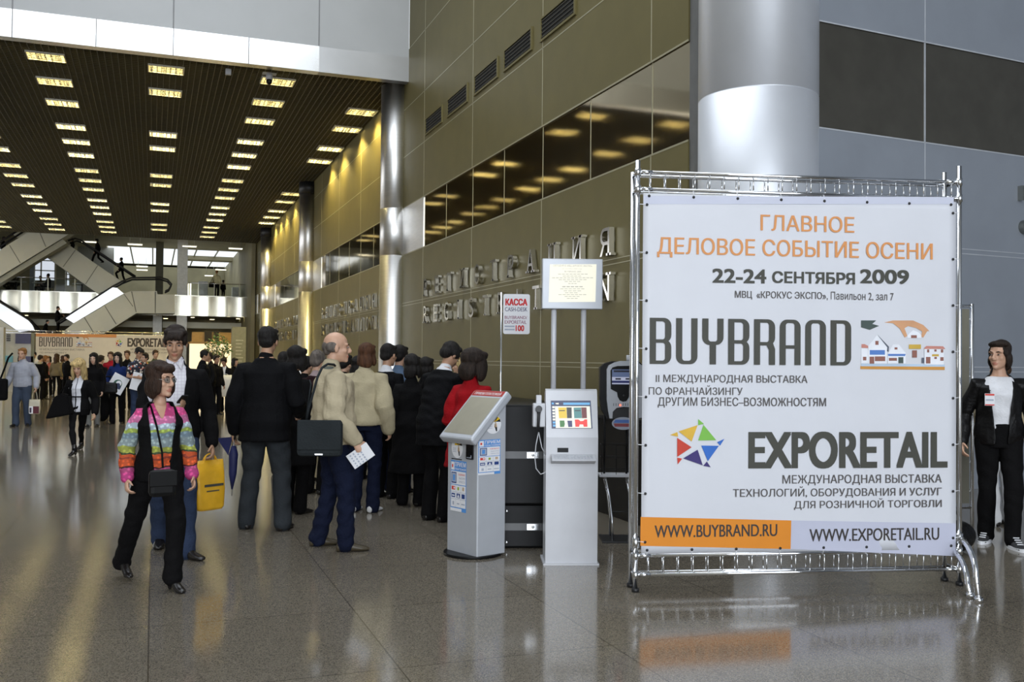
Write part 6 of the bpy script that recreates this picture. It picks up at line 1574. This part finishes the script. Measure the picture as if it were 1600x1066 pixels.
# ================================================================== THE CROWD IN THE HALL
def far(label, px, yt, yf, r, f, **kw):
    a = dict(vox=.017, hair=('short', 'dark'), jacket=dict(m=K, hem=-.1, off=.032), pants=K, head=(0, -.1)); a.update(kw); return stand(label, px, yt, yf, r, f, **a)
gs = far('fair-haired man in pale grey sweater and jeans walking with a black shoulder bag', 33, 545, 666, .05, -1, hair=('short', 'ginger'), jacket=None, top=dict(name='sweater', m=fab('pale_grey_knit', (.36, .37, .42)), hem=-.05, off=.034, sw=1.8), pants=fab('grey_blue_denim', (.050, .066, .10)), feet={'R': (.10, .05, 0, .2), 'L': (-.10, -.12, .0, .2)}, vox=.0125, build=1.08, legw=1.1, wrists={'R': (.16, .05, -.50), 'L': (-.14, .06, -.50)}, tone='light')
h = gs['hand']['L']
PB = mat('cream_paper', (.55, .50, .38), rough=.6)
def pprint(t, w, h, d):
    for nm, x0, x1, z0, z1, m in (('maroon_panel', -.02, .10, .01, .17, mat('maroon_print', (.10, .012, .02))), ('white_panel', -.10, -.02, .01, .17, M_white), ('dark_mark', -.09, -.05, .03, .14, mat('dark_mark_print', (.05, .03, .06)))):
        MB().box(-x1, -x0, d/2-.004, d/2+(.004 if nm != 'dark_mark' else .008), z0, z1).build(nm, m, t)
carrier('paper_bag', 'small red and white printed bag in the hand of the grey-sweater man', 'bag', h, look(.2, -1), .24, .32, .1, PB, grip=.2, extra=pprint)
c = along(-3, 606, math.hypot(*ground(33, 666))-.1); t = thing('shoulder_bag', 'black shoulder bag on the left side of the grey-sweater man', 'bag', c, look(.3, -1)); MB().box(-.19, .16, -.09, .09, -.28, .20, bevel=.05).build('bag_body', K, t)
MB().tube([(-.05, .02, .2), (-.13, .0, .45), (-.20, .04, .66), (-.27, -.02, .76)], .022, 6).build('strap', K, t)
bl = far('blonde woman in black jacket, white blouse and black trousers walking towards us', 121, 545, 708, .05, -1, feet_px=[(116, 712, 'R', 0, .1), (127, 702, 'L', .0, .05)], female=True, hair=('long', 'blonde', 1.2), top=dict(name='blouse', m=check_mat('white_blouse_dark_stripes', (.66, .66, .70), (.03, .03, .05), .09, .012, (0,)), hem=-.05, off=.019, neck=.53), jacket=dict(m=K, hem=-.10, off=.034, open=lambda h: .075 if h < .36 else .085, sw=1.5), pants=K, legw=.82, vox=.0105, head=(0, -.32), wrists={'R': (.02, .16, -.40), 'L': (-.13, .02, -.50)}, elbow={'R': (.6, -1, -.1)}, heel=.03, tone='light')
c, rt, fw, up = bl['spine'](.22); mb = MB(); mb.tube([c+fw*.118-rt*.09, c+fw*.135, c+fw*.118+rt*.09], .011, 8); mb.tube([c+fw*.136, c+fw*.14-up*.2], .008, 6); o = mb.build('ribbon_belt', K, bl['root']); o.data.transform(bl['SC'])
c = along(93, 620, math.hypot(*ground(121, 708))-.05); t = thing('handbag', 'large floppy black handbag swinging beside the blonde woman', 'bag', c, look(0, -1))
mb = MB(); mb.prism([(.2, -.36), (-.22, -.28), (-.16, .02), (-.06, .06), (.06, .0)], -.07, .07, 'y'); bmesh.ops.bevel(mb.b, geom=mb.b.edges[:], offset=.02, segments=2, affect='EDGES'); mb.build('bag_body', K, t)
mb = MB(); mb.tube([(.03, 0, 0), (-.06, 0, .14), (-.2, 0, .20), (-.15, 0, .02)], .012, 6); mb.build('handle', K, t)
far('woman with black fringe, black coat and grey trousers behind the blonde woman', 146, 553, 667, .1, -1, female=True, hair=('long', 'black'), jacket=dict(m=K, hem=-.22, off=.03, flare=.1), pants=fab('pale_grey_trousers', (.16, .16, .15)), feet={'R': (.08, .1, 0, .1), 'L': (-.08, -.05, 0, .1)}, legw=.9, tone='pale', vox=.014)
far('dark-haired man in black jacket seen from behind right of the black-fringed woman', 155, 557, 650, .1, 1)
bs = far('dark-haired woman in blue jumper carrying a white tote bag', 183, 552, 662, .1, -1, female=True, hair=('long', 'black'), jacket=None, top=dict(name='jumper', m=fab('royal_blue', (.012, .026, .11)), hem=-.05, off=.036, sw=1.7), pants=K, feet={'R': (.10, .08, 0, .15), 'L': (-.09, -.1, 0, .15)}, vox=.0125, wrists={'L': (.02, .18, -.34), 'R': (.12, .08, -.46)}, tone='pale')
dq = math.hypot(*ground(183, 662))-.35
c = along(184, 600, dq); 
def logo(t): 
    for (cx, cz, r, mi, e) in ((0, 0, .095, 1, -.0125), (.015, .02, .06, 0, -.0135), (.02, -.02, .045, 2, -.0145)): t.poly([(cx+r*math.cos(a), e, cz+r*1.05*math.sin(a)) for a in np.linspace(0, 2*PI, 25)[:-1]], mi)
    t.box(.03, .10, -.014, -.011, -.10, -.02, 2)
slab('tote_bag', 'white tote bag with dark round print held by the woman in blue', 'bag', c, Matrix.Rotation(-.1, 3, 'Z') @ Matrix.Rotation(.5, 3, 'Y'), .36, .42, .02, [M_white, mat('logo_dark_green', (.03, .10, .06)), mat('logo_navy', (.02, .03, .08))], prints=logo)
c = along(170, 606, dq+.05); t = thing('handbag', 'black leather handbag on the arm of the woman in blue', 'bag', c, 0); mb = MB(); mb.box(-.2, .2, -.07, .07, -.14, .13, bevel=.05); mb.build('bag_body', LEATHER, t); mb = MB(); mb.tube([(-.12, 0, .12), (-.06, 0, .26), (.08, 0, .26), (.14, 0, .12)], .012, 6); mb.build('handle', LEATHER, t)
c = along(161, 636, dq+.3); t = thing('holdall', 'big black sack-like bag between the grey trousers and the woman in blue', 'bag', c, 0); mb = MB(); mb.ell((0, 0, 0), (.16, .12, .34), 16, 12); mb.build('bag_body', K, t); MB().tube([(-.04, 0, .3), (.0, 0, .5), (.05, 0, .3)], .012, 6).build('handle', K, t)
far('person in red jacket half hidden behind the woman in blue', 172, 551, 640, .2, -1, jacket=dict(m=fab('red_jacket', (.28, .01, .02)), hem=-.05, off=.035), hair=('short', 'brown'))
far('short-haired man in dark top to the right of the woman in blue', 198, 549, 640, .1, -1, hair=('short', 'brown'), tone='tan')
fl = far('dark-haired young man in black floral shirt and jeans looking down at papers', 214, 544, 664, .75, -.6, jacket=None, top=dict(m=spot_mat('floral_black_shirt', (.012, .012, .02), [hexc(210, 200, 190), hexc(190, 90, 70), hexc(90, 110, 150)], 17), hem=-.02, off=.02, sleeve='short', sw=1.3), pants=JEAN, vox=.0125, head=(.05, -.42), wrists={'R': (.0, .26, -.30), 'L': (.02, .28, -.30)}, hair=('fringe', 'black'), tone='tan')
slab('paper_sheet', 'white plastic folder held low by the young man in floral shirt', 'paper', along(217, 597, math.hypot(*ground(214, 664))-.30), Matrix.Rotation(-.3, 3, 'Z') @ Matrix.Rotation(.25, 3, 'Y'), .34, .40, .03, [M_white])
far('person in yellow and black striped top behind the young man in floral shirt', 226, 553, 655, -.4, -.9, jacket=None, top=dict(m=check_mat('yellow_black_stripes', (.02, .018, .015), hexc(190, 160, 70), .10, .045, (2,)), hem=0, off=.03), hair=('short', 'dark'), pants=fab('pale_trousers', (.4, .4, .38)))
far('brown-haired man in dull green shirt beyond the striped top', 241, 548, 640, .6, -.8, jacket=None, top=dict(m=fab('olive_green', (.09, .10, .045)), hem=0, off=.02), hair=('short', 'brown'), tone='light')
# knot of people before the backdrop
far('woman in black jacket with a pale collar seen from behind in the group', 61, 556, 625, .2, 1, top=dict(m=fab('cream', (.5, .45, .3)), off=.012, neck=.562), jacket=dict(m=K, hem=-.1, off=.035, neck=.50, collar=False), hair=('short', 'dark'))
far('ginger-haired person in dark coat facing right in the group', 69, 557, 624, .9, .3, hair=('shag', 'ginger'))
far('woman in coral top facing us in the group before the backdrop', 76, 558, 618, .0, -1, female=True, jacket=None, top=dict(m=fab('coral', (.5, .14, .09)), hem=0, off=.02), hair=('bob', 'dark'), tone='pale')
far('long-haired woman in tan jacket seen from behind in the group', 87, 554, 622, .1, 1, female=True, hair=('long', 'brown'), jacket=dict(m=fab('tan_wool', (.19, .15, .085)), hem=-.05, off=.036), legw=.85)
far('woman in ochre top turned away right of the tan jacket', 97, 557, 618, .4, .9, female=True, hair=('bob', 'auburn'), jacket=None, top=dict(m=fab('ochre', (.28, .2, .09)), hem=0, off=.02))
far('man with dark hair and dark shirt beside the ochre top', 104, 555, 620, -.3, -.9, hair=('short', 'dark'))
far('man in white collar partly hidden left of the blonde woman', 53, 551, 612, .1, -1, hair=('short', 'black'), jacket=None, top=dict(m=WHT, off=.02, hem=0), tone='tan')
far('dark-haired person in black at the rear behind the grey-sweater man', 31, 556, 622, .3, -1, hair=('bob', 'dark'), female=True)
# group to the right of the tall man
far('dark-haired man in black suit standing just right of the tall man', 316, 548, 668, .9, .3, jacket=dict(m=KS, hem=-.18, off=.04, flare=.1), tone='tan', hair=('short', 'black'), build=1.05)
far('man in dark suit with pale tie facing left beyond the tall man', 327, 552, 650, -.8, -.5, top=dict(m=BEI, off=.012), jacket=dict(m=KS, hem=-.15, off=.036, open=lambda h: .05), tone='tan')
far('dark-haired man in dark jacket to the left of the man with the white bag', 336, 556, 648, .7, -.6, tone='tan')
wb = far('man in dark suit bending over an open white carrier bag', 351, 560, 643, -.15, -1, top=dict(m=WHT, off=.012), jacket=dict(m=KS, hem=-.12, off=.036, open=lambda h: .07), head=(0, -.5), lean=.12, tone='tan', vox=.0135, wrists={'R': (-.02, .30, -.28), 'L': (.02, .30, -.28)})
c = along(352, 591, math.hypot(*ground(351, 643))-.42)
carrier('carrier_bag', 'white carrier bag held open by the man bending over it', 'bag', c+Vector((0, 0, .12)), .1, .36, .62, .12, mat('white_plastic', (.72, .70, .64), rough=.4, var=.05, bump=.4, bscale=8), grip=.03, taper=1.0)
far('woman in black behind the man with the white carrier bag', 365, 561, 640, .8, -.4, female=True, hair=('bob', 'black'))

# ================================================================== PEOPLE ON THE ESCALATORS AND UPSTAIRS
def up_there(label, px, yt, yf, Y, r, f, **kw):
    p = on_y(px, yf, Y); q = on_y(px, yt, Y); yaw = look(r, f)
    a = dict(vox=.024, hair=('short', 'black'), jacket=dict(m=K, hem=-.1, off=.035), pants=K, eyes=False); a.update(kw)
    return person(label, (p.x, Y, zt if Y > 66.8 else p.z), yaw, H=(q.z-p.z)*kw.get('hs', 1), **{k: v for k, v in a.items() if k != 'hs'})
up_there('man in dark suit riding up the lower escalator with a hand on the rail', 89.5, 480, 520, 64.3, 1, .15, wrists={'R': (.05, .36, -.22), 'L': (.0, .3, -.28)}, jacket=dict(m=K, hem=-.2, off=.04))
up_there('person bent low at the foot of the lower escalator behind the suited rider', 70, 501, 535, 64.5, 1, .1, lean=.3)
up_there('dark figure striding up the upper escalator', 151, 375.5, 415, 66.2, -1, .1, feet={'L': (-.1, .30, .12, .1), 'R': (.1, -.38, .20, .1)}, lean=.05)
up_there('dark figure lower on the upper escalator holding the rail', 189.5, 403, 441, 66.2, -1, .1, feet={'L': (-.1, .22, .15, .1), 'R': (.1, -.22, .0, .1)}, wrists={'R': (.05, .38, -.16), 'L': (-.1, .05, -.5)})
up_there('dark figure at the very top of the upper escalator', 113, 374, 401, 66.2, -1, .1)
up_there('dark figure at the far left behind the ceiling-level escalator', 5, 371, 409, 66.5, 1, .1)
u1 = up_there('person in pale top standing at the balcony railing upstairs', 338, 419, 461, 66.9, 0, 1, jacket=None, top=dict(m=fab('pale_yellow_top', (.6, .55, .33)), hem=-.03, off=.035), hair=('short', 'ginger'))
up_there('child in dark clothes beside the person in pale top upstairs', 348.5, 434.5, 461, 67.0, .1, 1)
c = on_y(331, 445, 66.8); t = thing('shoulder_bag', 'black bag beside the person in pale top upstairs', 'bag', c, 0); mb = MB(); mb.box(-.2, .2, -.1, .1, -.18, .14, bevel=.04); mb.build('bag_body', K, t); MB().tube([(-.08, 0, .13), (.05, 0, .5), (.12, 0, .13)], .02, 6).build('strap', K, t)
def sitter(label, px, yhead, Y, r, f, m):
    p = on_y(px, yhead, Y); H = 1.7; z0 = zt
    return person(label, (p.x, Y, z0), look(r, f), H=H, vox=.024, sit=.46, feet={'L': (-.1, .42, 0, .1), 'R': (.1, .42, 0, .1)}, hair=('short', 'black'), jacket=dict(m=m, hem=0, off=.03), pants=K, eyes=False, wrists={'L': (.05, .32, -.28), 'R': (-.05, .32, -.28)})
def chair(label, x, y, z, yaw):
    t = thing('cafe_chair', label, 'chair', (x, y, z), yaw, 'chairs on the upper floor')
    MB().box(-.22, .22, -.24, .2, .36, .40).build('seat', M_black, t); MB().box(-.22, .22, -.27, -.24, .40, .85).build('backrest', M_black, t)
    for sx in (-.2, .2):
        for sy in (-.22, .18): MB().tube([(sx, sy, 0), (sx, sy, .36)], .018, 6).build('leg', M_black, t)
l = sp_['root'].location; chair('dark chair at the registration desk behind the info terminal', l.x, l.y, -.02, sp_['root'].rotation_euler.z)
for lb, px, yh, Y, r, f, m in (('seated person in grey top at the cafe table upstairs', 76, 432, 67.6, -1, .0, K2), ('seated person in brown top facing us at the cafe table upstairs', 63.5, 437, 69.8, 0, -1, fab('dull_brown', (.09, .06, .03)))):
    o = sitter(lb, px, yh, Y, r, f, m); l = o['root'].location; chair('dark chair under the '+lb.split(' at ')[0], l.x, l.y, l.z, o['root'].rotation_euler.z)
p = on_y(17, 457, 70.5); t = thing('potted_shrub', 'dark round shrub in a pot at the far left of the upper floor', 'plant', (p.x, 70.5, zt)); MB().lathe((0, 0, 0), [(.25, 0), (.35, .4), (.3, .4)], 16).build('pot', M_black, t)
mb = MB(); rnd = random.Random(5)
for k in range(260):
    v = Vector((rnd.gauss(0, 1), rnd.gauss(0, 1), rnd.gauss(0, 1))).normalized()*(.62*rnd.random()**.33); c = Vector((v.x*.8, v.y*.8, .85+v.z*.75)); d = Vector((rnd.uniform(-1, 1), rnd.uniform(-1, 1), rnd.uniform(-1, 1))).normalized(); s_ = d.orthogonal().normalized()*.06
    mb.poly([c, c+d*.12+s_, c+d*.26, c+d*.12-s_])
mb.build('foliage', mat('dark_leaf', (.03, .025, .015), rough=.6, var=.4), t, recalc=False)
